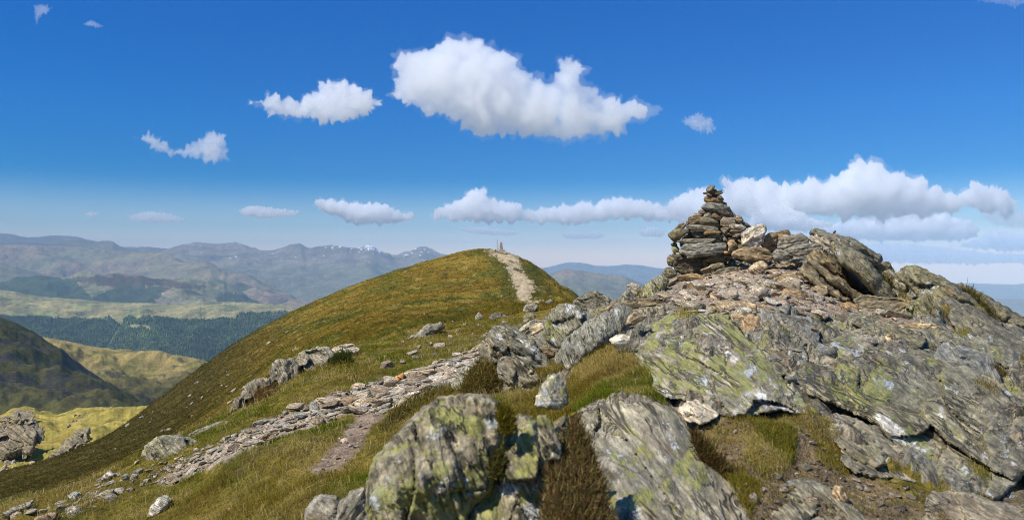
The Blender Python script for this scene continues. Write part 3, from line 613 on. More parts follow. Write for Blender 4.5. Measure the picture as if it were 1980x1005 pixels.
crag('half buried grey rock in the bare earth at lower right', [(1625,884),(1660,855),(1700,860),(1742,890),(1752,912),(1700,924),(1650,910)], tint=GREY, lich=.3, fol=-35, lean=.9, thick=.5, onground=True)
boulder('small pale stone lying on bare earth at lower right', [(1608,955),(1615,938),(1630,940),(1641,965),(1630,976)], tint=TAN, lich=.1, fol=-60)
crag('low white spotted rock below the broad lichen slab', [(1310,792),(1340,768),(1370,780),(1392,802),(1362,818),(1330,814)], tint=PALE, lich=.6, fol=-30, lean=.8, onground=True)
boulder('pointed lichen spotted stone poking out of the grass', [(1034,786),(1044,752),(1058,735),(1072,722),(1092,745),(1098,778),(1080,792)], d=4.9, tint=(.40,.40,.36), lich=.8, fol=-60, iso=.5)

crag('low lichened rib of rock below the left edge of the huge right slab', [(1585,798),(1648,806),(1702,838),(1765,888),(1812,932),(1745,928),(1682,905),(1628,872)], tint=(.25,.24,.2), lich=.55, fol=-36, onground=True, thick=.8)
crag('grey rib of rock in the earth running out of the bottom edge', [(1515,930),(1572,926),(1624,958),(1684,1010),(1710,1060),(1470,1060)], tint=(.24,.235,.2), lich=.4, fol=-42, onground=True, thick=.8)
crag('flat worn rock at the bottom right corner', [(1795,952),(1860,948),(1930,970),(1995,985),(1995,1060),(1770,1060)], tint=(.27,.25,.205), lich=.3, fol=-28, onground=True, thick=.6)
# ---- split crag left of centre
crag('upper slab of the split crag, dipping right with two white streaks', [(949,642),(956,632),(968,629),(980,630),(1004,640),(1024,654),(1040,670),(1060,698),(1066,710),(1032,712),(1008,698),(984,688),(966,676),(952,658)], d=8.2, lean=.55, tint=(.22,.225,.20), lich=.6, fol=-35, thick=.6, quartz=[[(996,650),(1006,651),(1036,674),(1042,685),(1026,678)],[(1028,682),(1038,687),(1048,697),(1040,698)],[(960,642),(970,646),(974,656),(964,654)]])
crag('left toe of the split crag beside the stone path', [(926,670),(936,656),(950,652),(966,672),(975,688),(968,704),(970,735),(950,720),(932,690)], d=8.4, lean=.3, tint=GREY, lich=.3, fol=-60, thick=.7)
crag('lower slab of the split crag under the dark crevice', [(962,702),(980,688),(1008,699),(1030,713),(1042,734),(1022,748),(988,748),(966,730)], d=7.7, lean=.5, tint=GREY, lich=.5, fol=-45, thick=.6)
boulder('brown wedge stone lodged behind the split crag', [(1042,674),(1056,671),(1074,680),(1073,690),(1058,692)], d=8.4, tint=BROWN, lich=.2, fol=-20)
boulder('grey stone lodged between the split crag and the ribbed outcrop', [(1072,690),(1078,682),(1090,694),(1093,706),(1076,712)], d=8.2, tint=GREY, lich=.3, fol=-50)
crag('folded grey green outcrop with a white quartz cap, centre right', [(1050,650),(1054,624),(1066,602),(1080,591),(1096,586),(1116,592),(1136,609),(1160,621),(1142,632),(1122,636),(1104,654),(1088,672),(1070,668)], d=9.3, lean=.5, tint=(.23,.235,.205), lich=.6, fol=-66, thick=.7, fold=.12, quartz=[[(1082,599),(1100,594),(1118,603),(1134,612),(1120,614),(1100,607)],[(1090,588),(1104,587),(1114,593),(1100,593)]], mossy=[[(1054,624),(1070,610),(1090,640),(1066,668)]])
crag('ribbed blue grey outcrop with near vertical layers beside the grass pocket', [(1082,676),(1092,658),(1110,642),(1126,627),(1158,608),(1186,604),(1188,596),(1200,589),(1222,597),(1230,606),(1218,626),(1212,648),(1188,660),(1152,680),(1130,692),(1118,708),(1098,718),(1086,694)], d=7.4, lean=.6, tint=(.25,.265,.26), lich=.4, fol=-62, thick=.6, fold=.10, rough=1.4)
crag('low dark outcrop on the skyline right of the summit hill', [(1106,588),(1115,577),(1136,566),(1150,563),(1170,571),(1180,580),(1178,596),(1160,604),(1140,610),(1120,598)], d=15, lean=.4, tint=(.19,.19,.16), lich=.6, fol=-20, thick=.8)
boulder('pale tan stone leaning on the folded outcrop', [(1024,636),(1036,627),(1052,622),(1054,633),(1040,643),(1030,649)], d=10.2, tint=(.43,.38,.31), lich=.1, fol=25, iso=.5)
crag('grey rock behind the split crag', [(1002,642),(1014,628),(1030,619),(1046,622),(1030,634),(1020,646)], d=11.2, tint=(.33,.33,.29), lich=.3, fol=30)
crag('flat brown slab resting across two rocks left of the cairn', [(1199,586),(1212,580),(1240,578),(1278,578),(1295,582),(1288,590),(1262,591),(1240,596),(1220,596),(1206,592)], d=9.8, lean=.2, tint=(.22,.19,.14), lich=.1, fol=3, thick=1.1, blocks=2)
crag('brown slab sloping down left below the flat resting slab', [(1146,612),(1160,602),(1182,590),(1200,584),(1204,592),(1190,602),(1168,610)], d=11.4, tint=(.27,.22,.16), lich=.1, fol=28)
boulder('pale tan triangular stone above the white stone in the grass', [(1209,628),(1216,610),(1227,599),(1238,606),(1251,610),(1238,620),(1226,628)], d=7.0, tint=(.43,.36,.28), lich=.15, fol=30, iso=.5)
crag('upright lichen flecked rock at the left foot of the rubble platform', [(1236,578),(1250,552),(1262,540),(1278,531),(1292,540),(1284,562),(1272,576),(1260,582)], d=12.0, tint=(.28,.28,.22), lich=.85, fol=-60)
boulder('pale stone perched on the skyline left of the cairn', [(1212,552),(1222,547),(1238,552),(1231,561),(1214,561)], d=12.5, tint=PALE, lich=.2, fol=-10)
crag('small ribbed grey rock below the flat resting slab', [(1228,606),(1240,596),(1262,594),(1284,592),(1288,604),(1270,614),(1248,614)], d=8.6, tint=GREY, lich=.3, fol=-70)
crag('grey rock under the perched skyline stone', [(1198,582),(1206,566),(1220,556),(1234,566),(1232,582)], d=12.0, tint=GREY, lich=.4, fol=-50)
boulder('white quartz stone at the edge of the grass pocket', [(1179,657),(1190,648),(1208,646),(1218,651),(1220,661),(1212,669),(1190,672),(1183,664)], d=6.4, tint=(.56,.54,.50), lich=.1, fol=10, rough=.5, iso=.4)
boulder('large smooth tan block on the rubble, right of the lichen slab', [(1432,642),(1440,614),(1454,608),(1467,613),(1479,630),(1489,652),(1487,665),(1478,669),(1460,674),(1450,678),(1438,671),(1433,660)], d=7.0, tint=(.46,.35,.24), lich=.05, fol=-55, rough=.5, thick=.9, iso=.5)
boulder('small tan slab leaning against the large smooth tan block', [(1413,609),(1430,606),(1445,613),(1436,623),(1417,622)], d=7.4, tint=TAN, lich=.05, fol=-10)
crag('grey schist hump right of the large smooth tan block', [(1460,594),(1480,586),(1503,596),(1500,610),(1514,642),(1490,642),(1476,622),(1461,608)], tint=(.24,.25,.245), lich=.25, fol=-55, fold=.1, onground=True)
crag('round grey schist knob with curved layers in the rubble', [(1496,608),(1508,594),(1522,588),(1537,594),(1543,605),(1537,618),(1526,628),(1508,630)], d=8.2, tint=(.24,.25,.245), lich=.2, fol=-50, fold=.15)
crag('pointed grey schist above the huge right slab', [(1536,642),(1544,620),(1551,609),(1568,612),(1586,630),(1580,660),(1551,664)], tint=(.25,.26,.26), lich=.3, fol=-55, onground=True)
crag('low greenish schist rib between the lichen slab and the huge right slab', [(1464,686),(1486,668),(1502,659),(1520,659),(1552,668),(1562,692),(1545,742),(1530,726),(1500,722),(1480,704)], lean=.9, tint=(.22,.22,.18), lich=.4, fol=-42, thick=.5, onground=True)

# ---- ridge of the crag, right of the cairn
crag('skyline slab sloping down right with the rusty stake behind it', [(1566,452),(1572,446),(1579,442),(1590,446),(1611,456),(1624,456),(1647,461),(1661,469),(1678,481),(1704,494),(1706,503),(1698,511),(1678,507),(1665,495),(1641,482),(1617,472),(1600,466),(1581,457)], d=14.0, lean=.2, tint=(.21,.21,.18), lich=.45, fol=-30, thick=1.1, facets=2, edge=.08, blocks=0)
crag('long narrow slab dipping steeply right beneath the skyline slab', [(1606,470),(1624,469),(1645,481),(1671,496),(1689,520),(1706,538),(1732,570),(1736,584),(1718,584),(1695,575),(1671,551),(1653,528),(1641,519),(1626,513),(1615,496)], d=12.3, lean=.25, tint=(.22,.215,.17), lich=.6, fol=-46, thick=1.0, facets=2, edge=.08, blocks=0)
crag('split brown slab standing on end below the pale quartz block', [(1567,490),(1574,485),(1587,485),(1603,500),(1618,514),(1632,532),(1611,527),(1596,516),(1580,510),(1569,503)], d=12.6, tint=(.24,.21,.15), lich=.2, fol=-45, rough=1.0, thick=1.0, edge=.08, blocks=0)
crag('long splintered brown slab leaning right, middle of three', [(1560,496),(1570,501),(1588,514),(1604,528),(1627,540),(1649,559),(1670,574),(1655,580),(1633,567),(1611,554),(1588,534),(1572,520)], d=12.2, tint=(.26,.23,.165), lich=.15, fol=-43, rough=1.0, thick=1.0, edge=.08, blocks=0)
crag('lowest splintered brown slab leaning right beside the rubble', [(1546,522),(1556,510),(1562,511),(1576,526),(1590,542),(1612,560),(1635,575),(1650,584),(1626,584),(1603,568),(1580,552),(1558,538)], d=12.0, tint=(.25,.22,.16), lich=.15, fol=-41, rough=1.0, thick=1.0, edge=.08, blocks=0)
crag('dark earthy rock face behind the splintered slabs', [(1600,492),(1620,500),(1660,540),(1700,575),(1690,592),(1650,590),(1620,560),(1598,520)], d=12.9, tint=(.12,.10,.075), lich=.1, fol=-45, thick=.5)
crag('square brown block on the skyline below the end of the skyline slab', [(1687,518),(1695,510),(1719,506),(1730,526),(1722,534),(1701,534)], d=14.4, tint=(.19,.17,.13), lich=.2, fol=-10, edge=.08, blocks=0)
crag('grey slab with moss on its left, between skyline block and big green slab', [(1708,528),(1719,522),(1733,531),(1759,549),(1785,572),(1780,590),(1752,575),(1730,558),(1714,540)], d=13.0, tint=(.24,.24,.21), lich=.35, fol=-40, edge=.08)
crag('big rounded green grey slab on the right skyline', [(1734,530),(1742,522),(1752,516),(1766,514),(1791,522),(1815,534),(1846,549),(1872,570),(1906,602),(1912,616),(1892,618),(1862,600),(1846,602),(1826,598),(1823,612),(1806,606),(1788,590),(1772,568),(1752,548)], d=11.6, lean=.6, tint=(.205,.20,.145), lich=.6, fol=-34, thick=.7, facets=3, iso=.6)
crag('lower green grey slab right of the tan slab, running out of frame', [(1830,606),(1845,594),(1877,604),(1906,616),(1930,625),(1954,642),(1992,662),(1992,690),(1949,690),(1915,684),(1882,664),(1866,660),(1852,640)], lean=.8, tint=(.21,.205,.16), lich=.5, fol=-36, thick=.6, onground=True)
crag('rearmost dark slab at the right edge, below the hazy hills', [(1848,552),(1856,549),(1874,555),(1900,569),(1940,592),(1992,622),(1992,668),(1952,646),(1928,628),(1910,618),(1894,596),(1870,572)], d=12.6, lean=.5, tint=(.18,.175,.13), lich=.5, fol=-36, thick=.7)
crag('flat flagstone propped level above a dark gap', [(1650,580),(1669,570),(1717,576),(1757,580),(1762,588),(1737,600),(1703,607),(1662,598)], d=10.0, lean=.5, tint=(.25,.225,.165), lich=.2, fol=-5, thick=.9, topk=1.4, blocks=2, edge=.08)
crag('green lichen blocks stacked at the end of the propped flagstone', [(1746,606),(1760,588),(1783,574),(1797,578),(1818,598),(1827,632),(1804,632),(1765,630)], d=9.9, lean=.5, tint=(.20,.20,.13), lich=.7, fol=-60, thick=.8)
crag('pale tan slab with a notch beside the earth gully', [(1730,630),(1768,626),(1807,626),(1826,640),(1824,651),(1804,652),(1765,643)], d=8.6, tint=(.40,.33,.24), lich=.05, fol=-8, thick=1.2, edge=.08)
crag('flat dark green slab tilted below the propped flagstone', [(1643,618),(1652,608),(1670,603),(1703,612),(1738,626),(1792,648),(1784,666),(1768,677),(1730,660),(1703,644),(1662,630)], lean=.8, tint=(.20,.19,.135), lich=.3, fol=-22, thick=.7, onground=True)
boulder('small pale stone on the flat dark green slab', [(1712,652),(1722,642),(1736,654),(1728,666),(1716,662)], d=7.6, tint=(.5,.42,.32), lich=.05)
crag('wrinkled blue grey schist knob at the right, above the huge slab', [(1800,690),(1824,662),(1840,650),(1866,652),(1896,662),(1922,690),(1930,715),(1940,760),(1900,722),(1872,704),(1840,698)], lean=.7, tint=(.25,.26,.255), lich=.3, fol=-38, fold=.12, thick=.7, rough=1.4, onground=True)
crag('low grey ledge at the right edge', [(1920,694),(1950,682),(1995,676),(1995,720),(1960,716)], lean=.6, tint=GREY, lich=.3, fol=-10, onground=True)

# ---- cairn: every stone can be lifted off
CAIRN = 'stones of the cairn'
def cs(label, P, sc, oy, d, tint=GREY, lich=.15, fol=0, **kw):
    P = [(1280 + x / 10, oy + y / 10) for x, y in P]
    kw.setdefault('thick', 1.25); kw.setdefault('back', 1.5); kw.setdefault('rough', .9); kw.setdefault('jag', .8); kw.setdefault('edge', .13)
    return rock('cairn_stone', label, 'stone', P, CAIRN, d=d, tint=tuple(.84 * v for v in tint), lich=lich, fol=fol, lean=.1, res=1.25, **kw)
cs('topmost stone of the cairn, tilted up to the right', [(850,165),(900,120),(965,85),(1025,95),(1010,140),(960,190),(920,212),(860,195)],0,350,14.0,GREY,fol=35)
cs('small stone just right of the topmost cairn stone', [(940,208),(990,155),(1060,165),(1072,205),(1040,232),(960,232)],0,350,14.0,BROWN)
cs('flat little stone at the right end under the cairn top', [(1066,208),(1110,180),(1166,185),(1162,208),(1110,224)],0,350,14.02,DARK)
cs('thin dark slab carrying the topmost stones of the cairn', [(788,225),(900,208),(1060,222),(1172,220),(1182,236),(1120,262),(960,268),(850,260),(792,250)],0,350,14.0,DARK,fol=-2)
cs('thin sloping chip under the dark slab near the cairn top', [(850,258),(920,245),(972,296),(930,302)],0,350,13.95,GREY,fol=-35)
cs('dark spacer stone between the loaf shaped stone and the thin slab', [(960,262),(1110,264),(1130,320),(960,330)],0,350,14.05,DARK)
cs('loaf shaped rusty brown stone near the cairn top', [(810,345),(830,300),(880,283),(960,310),(1070,340),(1182,375),(1172,402),(1100,422),(940,418),(860,424),(820,388)],0,350,13.98,(.27,.20,.125),fol=-12,facets=2,edge=.45,rough=.5)
cs('small grey stone on the right shoulder of the loaf shaped stone', [(1070,320),(1090,285),(1140,280),(1196,350),(1182,374),(1110,362)],0,350,13.96,GREY,fol=-45)
cs('small dark stone at the right between loaf stone and blue grey stone', [(1118,428),(1180,400),(1256,430),(1246,468),(1160,455)],0,350,14.05,DARK)
cs('blue grey boulder under the loaf shaped stone, pale on its left', [(763,495),(800,460),(880,428),(980,418),(1120,438),(1230,468),(1302,500),(1322,590),(1316,642),(1250,658),(1150,632),(1000,592),(850,562),(780,532)],0,350,13.9,BLUE,.05,fol=-14,rough=1.3)
cs('tan stone under the right end of the blue grey boulder', [(1300,592),(1360,600),(1412,640),(1428,692),(1320,704),(1200,694),(1100,692),(1150,638),(1250,652)],0,350,13.95,TAN)
cs('grey brown stone under the left end of the blue grey boulder', [(703,580),(770,543),(900,585),(960,625),(850,664),(790,684),(740,662)],0,350,13.9,(.3,.26,.21))
cs('small tan stone at the upper left shoulder of the cairn', [(598,660),(640,630),(720,622),(782,670),(764,700),(640,700)],0,350,13.85,TAN)
cs('small pale pointed stone below the blue grey boulder', [(796,714),(830,650),(900,608),(1004,704),(900,716)],0,350,13.7,(.45,.45,.44))
cs('brown pointed stone right of the small pale pointed stone', [(968,650),(1020,622),(1060,648),(1134,710),(1124,764),(1060,764),(1000,714)],0,350,13.72,(.34,.26,.17))
cs('pale blocky stone in the upper right of the cairn', [(1128,764),(1180,698),(1290,718),(1412,708),(1424,822),(1330,848),(1280,884),(1200,900),(1138,864)],0,350,13.7,(.40,.35,.29))
cs('brown block at the right shoulder of the cairn', [(1404,724),(1470,678),(1530,688),(1578,760),(1542,804),(1470,824),(1418,816)],0,350,13.8,(.32,.26,.185))
cs('grey wedge at the far right slope of the cairn', [(1530,804),(1600,788),(1692,850),(1730,902),(1660,914),(1590,874)],0,350,13.85,GREY,fol=-35)
cs('broad olive brown slab across the upper left of the cairn', [(516,714),(560,693),(700,688),(900,708),(1012,748),(1094,820),(1094,904),(900,884),(700,856),(560,856),(518,784)],0,350,13.6,(.235,.205,.135),.3,fol=-5)
cs('long grey slab below the broad olive brown slab', [(456,890),(520,858),(680,848),(820,868),(1000,878),(1084,908),(1104,954),(900,976),(700,984),(540,954)],0,350,13.5,(.30,.285,.25),fol=-3,rough=1.3)
cs('pale flat slab on the right side of the cairn', [(1298,850),(1400,833),(1500,848),(1634,900),(1600,954),(1480,964),(1380,929),(1320,924)],0,350,13.6,(.50,.48,.44),.05,fol=-12)
cs('tilted brown slab at the left edge of the cairn', [(155,1004),(240,938),(340,838),(400,818),(474,830),(444,892),(330,954),(240,1004)],0,350,13.75,(.25,.20,.14),fol=40)
cs('small stone left of the broad olive brown slab', [(476,772),(520,758),(534,832),(470,874),(466,822)],0,350,13.65,(.30,.26,.2))
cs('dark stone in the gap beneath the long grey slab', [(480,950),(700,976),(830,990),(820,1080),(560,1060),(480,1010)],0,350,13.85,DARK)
cs('jutting olive block at the left edge of the cairn', [(108,230),(240,148),(400,128),(504,118),(514,184),(390,264),(330,344),(290,374),(230,374),(156,304)],0,430,13.45,(.24,.225,.15),.35,fol=32)
cs('dark grey stone above the long thin slab', [(560,200),(700,178),(804,218),(824,294),(660,304),(596,254)],0,430,13.55,(.20,.205,.205))
cs('thin orange brown slab in the middle of the cairn', [(806,212),(840,173),(960,163),(1122,168),(1154,190),(1120,213),(980,223),(820,254)],0,430,13.4,(.38,.27,.13),.05,fol=3)
cs('grey flat stone under the thin orange brown slab', [(880,270),(960,238),(1100,226),(1154,290),(1080,314),(920,304)],0,430,13.5,BLUE)
cs('stone tilted steeply right in the middle of the cairn', [(1136,250),(1180,243),(1284,360),(1262,388),(1200,374)],0,430,13.45,(.31,.28,.23),fol=-50)
cs('long thin grey slab above the biggest cairn block', [(286,370),(400,328),(560,318),(900,308),(1064,318),(960,383),(880,404),(560,409),(400,394)],0,430,13.3,(.29,.28,.24),fol=2)
cs('dark brown stone at the right end of the long thin grey slab', [(984,372),(1060,330),(1130,338),(1174,392),(1080,408)],0,430,13.45,BROWN)
cs('biggest block of the cairn, blue grey face with a brown right end', [(338,562),(420,428),(700,413),(1000,413),(1200,403),(1252,420),(1258,522),(1222,574),(1080,624),(900,654),(720,664),(560,694),(470,694),(480,654),(360,614)],0,430,13.2,(.275,.29,.29),.2,fol=-2,rough=1.2,facets=2)
cs('small grey stone at the left edge above the yellow spotted stone', [(172,410),(240,388),(284,400),(294,452),(220,468),(178,442)],0,430,13.55,GREY)
cs('yellow spotted stone at the left edge of the cairn', [(188,480),(300,458),(344,530),(324,584),(220,584),(193,532)],0,430,13.5,GREEN,.9)
cs('little stone wedged under the yellow spotted stone', [(186,600),(260,588),(276,628),(200,636)],0,430,13.5,TAN)
cs('rounded lichen stone at the lower left corner of the cairn', [(98,680),(150,628),(240,638),(264,720),(244,804),(200,864),(128,824),(103,762)],0,430,13.35,(.26,.25,.2),.6)
cs('large dark boulder at the base of the cairn', [(240,650),(330,618),(480,655),(560,685),(720,695),(760,760),(770,864),(740,990),(600,1000),(400,1000),(280,960),(218,834),(246,742)],0,430,13.3,(.17,.15,.11),.3,fol=-5,rough=1.5)
cs('splintery brown slabs right of the biggest cairn block', [(790,742),(880,678),(980,656),(1150,618),(1344,638),(1364,682),(1300,744),(1100,774),(930,764)],0,430,13.25,(.25,.205,.15),fol=14,rough=1.6)
cs('tan upright stone between the biggest block and the long tan boulder', [(1258,400),(1310,348),(1390,338),(1424,390),(1464,430),(1444,494),(1400,534),(1340,604),(1268,564),(1298,482)],0,430,13.2,(.46,.36,.235),.05)
cs('small orange chip at the foot of the biggest cairn block', [(1192,565),(1250,553),(1319,600),(1280,619),(1200,604)],0,430,13.1,(.52,.36,.22),.05)
cs('layered brown slabs on the right side of the cairn', [(1266,182),(1360,138),(1480,158),(1574,158),(1500,199),(1320,210)],0,430,13.55,BROWN,fol=5)
cs('thin dark slab right of the cairn middle', [(1246,240),(1350,218),(1374,240),(1320,264)],0,430,13.55,BROWN)
cs('small pale stone below the layered brown slabs', [(1356,262),(1410,228),(1512,218),(1519,272),(1450,299),(1370,284)],0,430,13.5,(.38,.38,.36))
cs('mottled stone under the pale blocky stone', [(1126,120),(1200,108),(1304,98),(1264,192),(1259,264),(1200,224)],0,430,13.55,(.36,.33,.28))
cs('little brown wedge left of the white boulder', [(1456,340),(1490,333),(1564,400),(1532,424)],0,430,13.5,BROWN,fol=-40)
cs('flat stone under the little brown wedge', [(1464,430),(1570,418),(1584,474),(1480,494)],0,430,13.45,BROWN)
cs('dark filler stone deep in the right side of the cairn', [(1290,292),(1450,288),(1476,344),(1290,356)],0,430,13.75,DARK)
cs('slab like an arm reaching right from the cairn base', [(738,222),(880,168),(960,118),(1080,83),(1194,95),(1219,162),(1120,173),(1000,224),(860,290),(758,268)],0,500,12.9,(.30,.265,.2),fol=20,rough=1.4)
cs('greenish slab under the arm like slab at the cairn base', [(956,312),(1060,228),(1170,188),(1420,163),(1474,195),(1330,244),(1160,334),(1050,394),(978,374)],0,500,12.8,(.27,.255,.19),fol=22)
cs('stone deep under the cairn base, tinted dark for the overhang shade', [(560,180),(760,170),(960,240),(1000,390),(860,400),(700,330),(560,290)],0,500,13.3,(.09,.08,.065),.1)  # near-black tint carries the shade under the overhang
cs('lichen spotted stone at the left foot of the cairn', [(18,262),(60,198),(140,158),(254,230),(304,312),(200,374),(100,366),(18,334)],0,500,13.1,(.25,.24,.17),.75)
cs('ochre tan boulder in front of the cairn base', [(128,432),(220,380),(300,338),(560,288),(704,298),(864,392),(700,424),(560,434),(300,434)],0,500,12.6,(.40,.30,.17),.1)
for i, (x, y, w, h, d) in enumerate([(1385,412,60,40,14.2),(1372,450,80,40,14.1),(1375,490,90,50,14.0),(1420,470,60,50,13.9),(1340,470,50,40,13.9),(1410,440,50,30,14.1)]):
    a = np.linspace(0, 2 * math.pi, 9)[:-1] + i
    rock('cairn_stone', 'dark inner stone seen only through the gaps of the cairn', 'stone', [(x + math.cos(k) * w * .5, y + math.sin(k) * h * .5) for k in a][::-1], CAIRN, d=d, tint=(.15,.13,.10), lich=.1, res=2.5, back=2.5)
# ---- wall of stones right of the cairn
WALL = 'loose stones along the crag crest'
def ws(label, P, d, **kw):
    kw.setdefault('thick', 1.1); kw.setdefault('back', 1.4); kw.setdefault('res', 1.4); kw.setdefault('edge', .12); kw.setdefault('lich', .15)
    return rock('crest_stone', label, 'stone', P, WALL, d=d, lean=.15, **kw)
ws('white boulder right of the cairn, its flat face towards us', [(1433,454),(1442,447),(1457,438),(1466,435),(1480,436),(1481,444),(1475,457),(1473,471),(1460,479),(1439,479),(1435,466)], 13.2, tint=(.62,.58,.53), lich=.05, fol=30, rough=.6, thick=.9, iso=.4)
ws('brown block next to the white boulder', [(1474,458),(1486,452),(1501,450),(1504,460),(1502,469),(1478,480),(1472,474)], 13.4, tint=(.32,.25,.165), fol=15)
ws('brown stone on top of the wall right of the white boulder', [(1500,449),(1510,446),(1525,444),(1531,456),(1520,454),(1502,451)], 13.9, tint=(.27,.22,.15))
ws('tan slab under the brown stone on top of the wall', [(1500,452),(1522,454),(1530,457),(1522,466),(1503,468)], 13.8, tint=(.42,.34,.25))
ws('long rusty boulder lying at the foot of the white boulder', [(1415,490),(1428,481),(1440,478),(1460,478),(1480,480),(1487,486),(1496,493),(1494,502),(1468,506),(1452,504),(1430,501),(1417,496)], 12.9, tint=(.31,.25,.17), fol=-8, rough=1.1)
ws('big grey slab right of the brown block', [(1501,468),(1514,460),(1534,454),(1549,452),(1556,457),(1563,462),(1562,472),(1544,475),(1526,476),(1516,483),(1503,481)], 13.4, tint=(.25,.25,.235), lich=.35, fol=15)
ws('long grey slab lying along the wall below the big grey slab', [(1514,484),(1535,475),(1558,471),(1580,471),(1591,475),(1590,482),(1577,487),(1558,491),(1541,496),(1526,490)], 13.1, tint=(.30,.285,.26), fol=8, rough=1.4)
ws('rounded grey stone at the left end of the long grey slab', [(1494,490),(1501,482),(1511,482),(1520,487),(1533,494),(1533,499),(1520,503),(1505,505),(1495,502)], 12.9, tint=(.24,.24,.23), fol=-10)
ws('pale quartz block on the crest above the splintered slabs', [(1561,460),(1581,454),(1584,459),(1591,459),(1608,468),(1615,480),(1612,493),(1600,497),(1590,491),(1588,478),(1575,470)], 13.5, tint=(.50,.44,.37), fol=-30, rough=1.3)
ws('small stone stuck in the gap above the rounded grey stone', [(1482,478),(1498,470),(1506,482),(1496,490),(1486,486)], 13.5, tint=TAN)

# ---- larger stones of the rubble platform
RUB = 'stones of the rubble platform below the cairn'
def ps(label, P, **kw):
    kw.setdefault('lich', .05); kw.setdefault('res', 1.4); kw.setdefault('thick', 1.0)
    return rock('rubble_stone', label, 'stone', P, RUB, lean=.5, sink=.1, **kw)
ps('dark brown wedge with a hollow back on the rubble', [(1328,549),(1336,546),(1342,553),(1354,553),(1366,558),(1362,561),(1336,564),(1330,560)], tint=(.17,.13,.085))
ps('orange ended tan slab in the middle of the rubble', [(1335,570),(1348,566),(1368,562),(1374,568),(1372,575),(1354,574),(1342,572)], tint=(.45,.33,.21))
ps('knobbly tan slab right of the orange ended slab', [(1372,568),(1386,565),(1404,568),(1408,574),(1404,580),(1388,581),(1374,577)], tint=(.46,.37,.28))
ps('smooth pale cushion shaped stone on the rubble', [(1424,566),(1437,562),(1456,564),(1459,570),(1454,576),(1440,575),(1430,572)], tint=(.52,.46,.38), rough=.5)
ps('grey green flat slab at the back of the rubble', [(1443,551),(1460,546),(1490,546),(1513,558),(1480,560),(1455,558)], tint=(.27,.26,.2))
ps('tan stone with white flecks below the long rusty boulder', [(1446,520),(1460,509),(1475,504),(1485,516),(1478,524),(1460,530),(1451,527)], tint=(.47,.39,.31))
ps('thin dark slab tilted up right on the gravel', [(1470,541),(1493,531),(1515,527),(1503,536),(1481,543)], tint=(.22,.18,.12))
ps('olive brown slab at the back right of the rubble', [(1494,540),(1508,533),(1532,528),(1544,535),(1547,545),(1526,548)], tint=(.33,.27,.17))
ps('big brown block on the right of the rubble', [(1507,566),(1520,557),(1538,558),(1558,564),(1563,573),(1553,582),(1520,581),(1509,575)], tint=(.31,.24,.165))
ps('square tan block beside the splintered slabs', [(1566,558),(1580,552),(1600,553),(1602,566),(1588,573),(1574,571)], tint=(.36,.29,.2))
ps('narrow pointed slab leaning in the gravel hollow', [(1519,518),(1541,501),(1545,508),(1532,519)], tint=(.40,.33,.24))
ps('long tan slab sloping right at the left of the rubble', [(1270,570),(1280,562),(1292,566),(1304,576),(1308,584),(1296,586),(1284,576)], tint=(.40,.35,.27))
ps('grey white boulder at the front edge of the rubble', [(1320,590),(1334,584),(1352,583),(1356,592),(1346,602),(1328,602)], tint=(.40,.37,.30))
ps('broad flat tan slab at the front edge of the rubble', [(1380,586),(1400,580),(1440,582),(1462,590),(1450,600),(1416,602),(1390,598)], tint=(.44,.36,.26))
ps('flat tan slab between the grey schist humps and the tan block', [(1414,606),(1436,594),(1462,586),(1464,602),(1444,608)], tint=(.43,.35,.25))
ps('rust edged slab beside the flat dark green slab', [(1624,590),(1640,584),(1662,592),(1668,602),(1650,606),(1630,602)], tint=(.30,.21,.13))

# ---- outcrops left of centre
crag('main grey crag on the grassy edge left of centre', [(570,718),(574,697),(582,682),(608,673),(636,672),(648,685),(648,722),(632,742),(602,750),(592,734),(580,738)], d=14.4, tint=(.29,.285,.25), lich=.35, fol=-40, thick=.8, facets=6, rough=1.6, blocks=16, edge=.09, iso=.6)
crag('tall grey buttress left of the main crag, above dead bracken', [(522,718),(530,700),(548,693),(568,696),(576,704),(578,720),(580,742),(558,750),(553,778),(546,786),(538,772),(531,757),(523,750)], d=14.0, tint=(.25,.245,.22), lich=.3, fol=-70, thick=.8, facets=6, rough=1.6, blocks=12, edge=.09)
crag('grey block with a mossy hollow left of the tall buttress', [(466,766),(474,745),(495,734),(518,731),(524,742),(504,752),(494,762),(491,785),(498,806),(489,815),(476,800),(467,784)], d=13.2, tint=(.27,.26,.225), lich=.3, fol=-65, thick=.8, facets=6, edge=.09)
crag('dark jagged rock at the left end of the row of crags', [(442,810),(447,789),(456,769),(469,767),(472,788),(476,816),(459,818)], d=13.0, tint=(.22,.21,.18), lich=.25, fol=-65, thick=.8, edge=.09)
crag('pale topped slab running right from the main crag', [(634,678),(660,666),(682,665),(697,675),(690,684),(660,688),(642,692)], d=15.2, tint=(.48,.46,.42), lich=.2, fol=-5, thick=.9)
crag('solitary boulder shaped outcrop with grey lichen, lower left', [(276,878),(284,860),(300,846),(325,842),(350,843),(366,848),(384,855),(380,868),(366,872),(350,893),(328,902),(314,912),(300,930),(291,912),(284,892)], d=10.4, tint=(.27,.27,.23), lich=.6, fol=-50, thick=.85, facets=5, rough=1.4, blocks=10, edge=.09, iso=.45)
crag('low grey ledge between the lichen outcrop and the row of crags', [(360,848),(366,839),(384,830),(417,818),(442,814),(446,824),(405,834),(380,848)], d=11.6, tint=(.30,.30,.28), lich=.3, fol=25, thick=.9)
crag('grey crag on the green bank in the middle distance', [(779,665),(790,653),(804,648),(814,638),(828,629),(850,625),(860,632),(842,642),(828,654),(812,664),(798,672),(786,679)], d=20.5, tint=(.26,.26,.235), lich=.3, fol=30, thick=.9, rough=1.4, blocks=10, edge=.09)
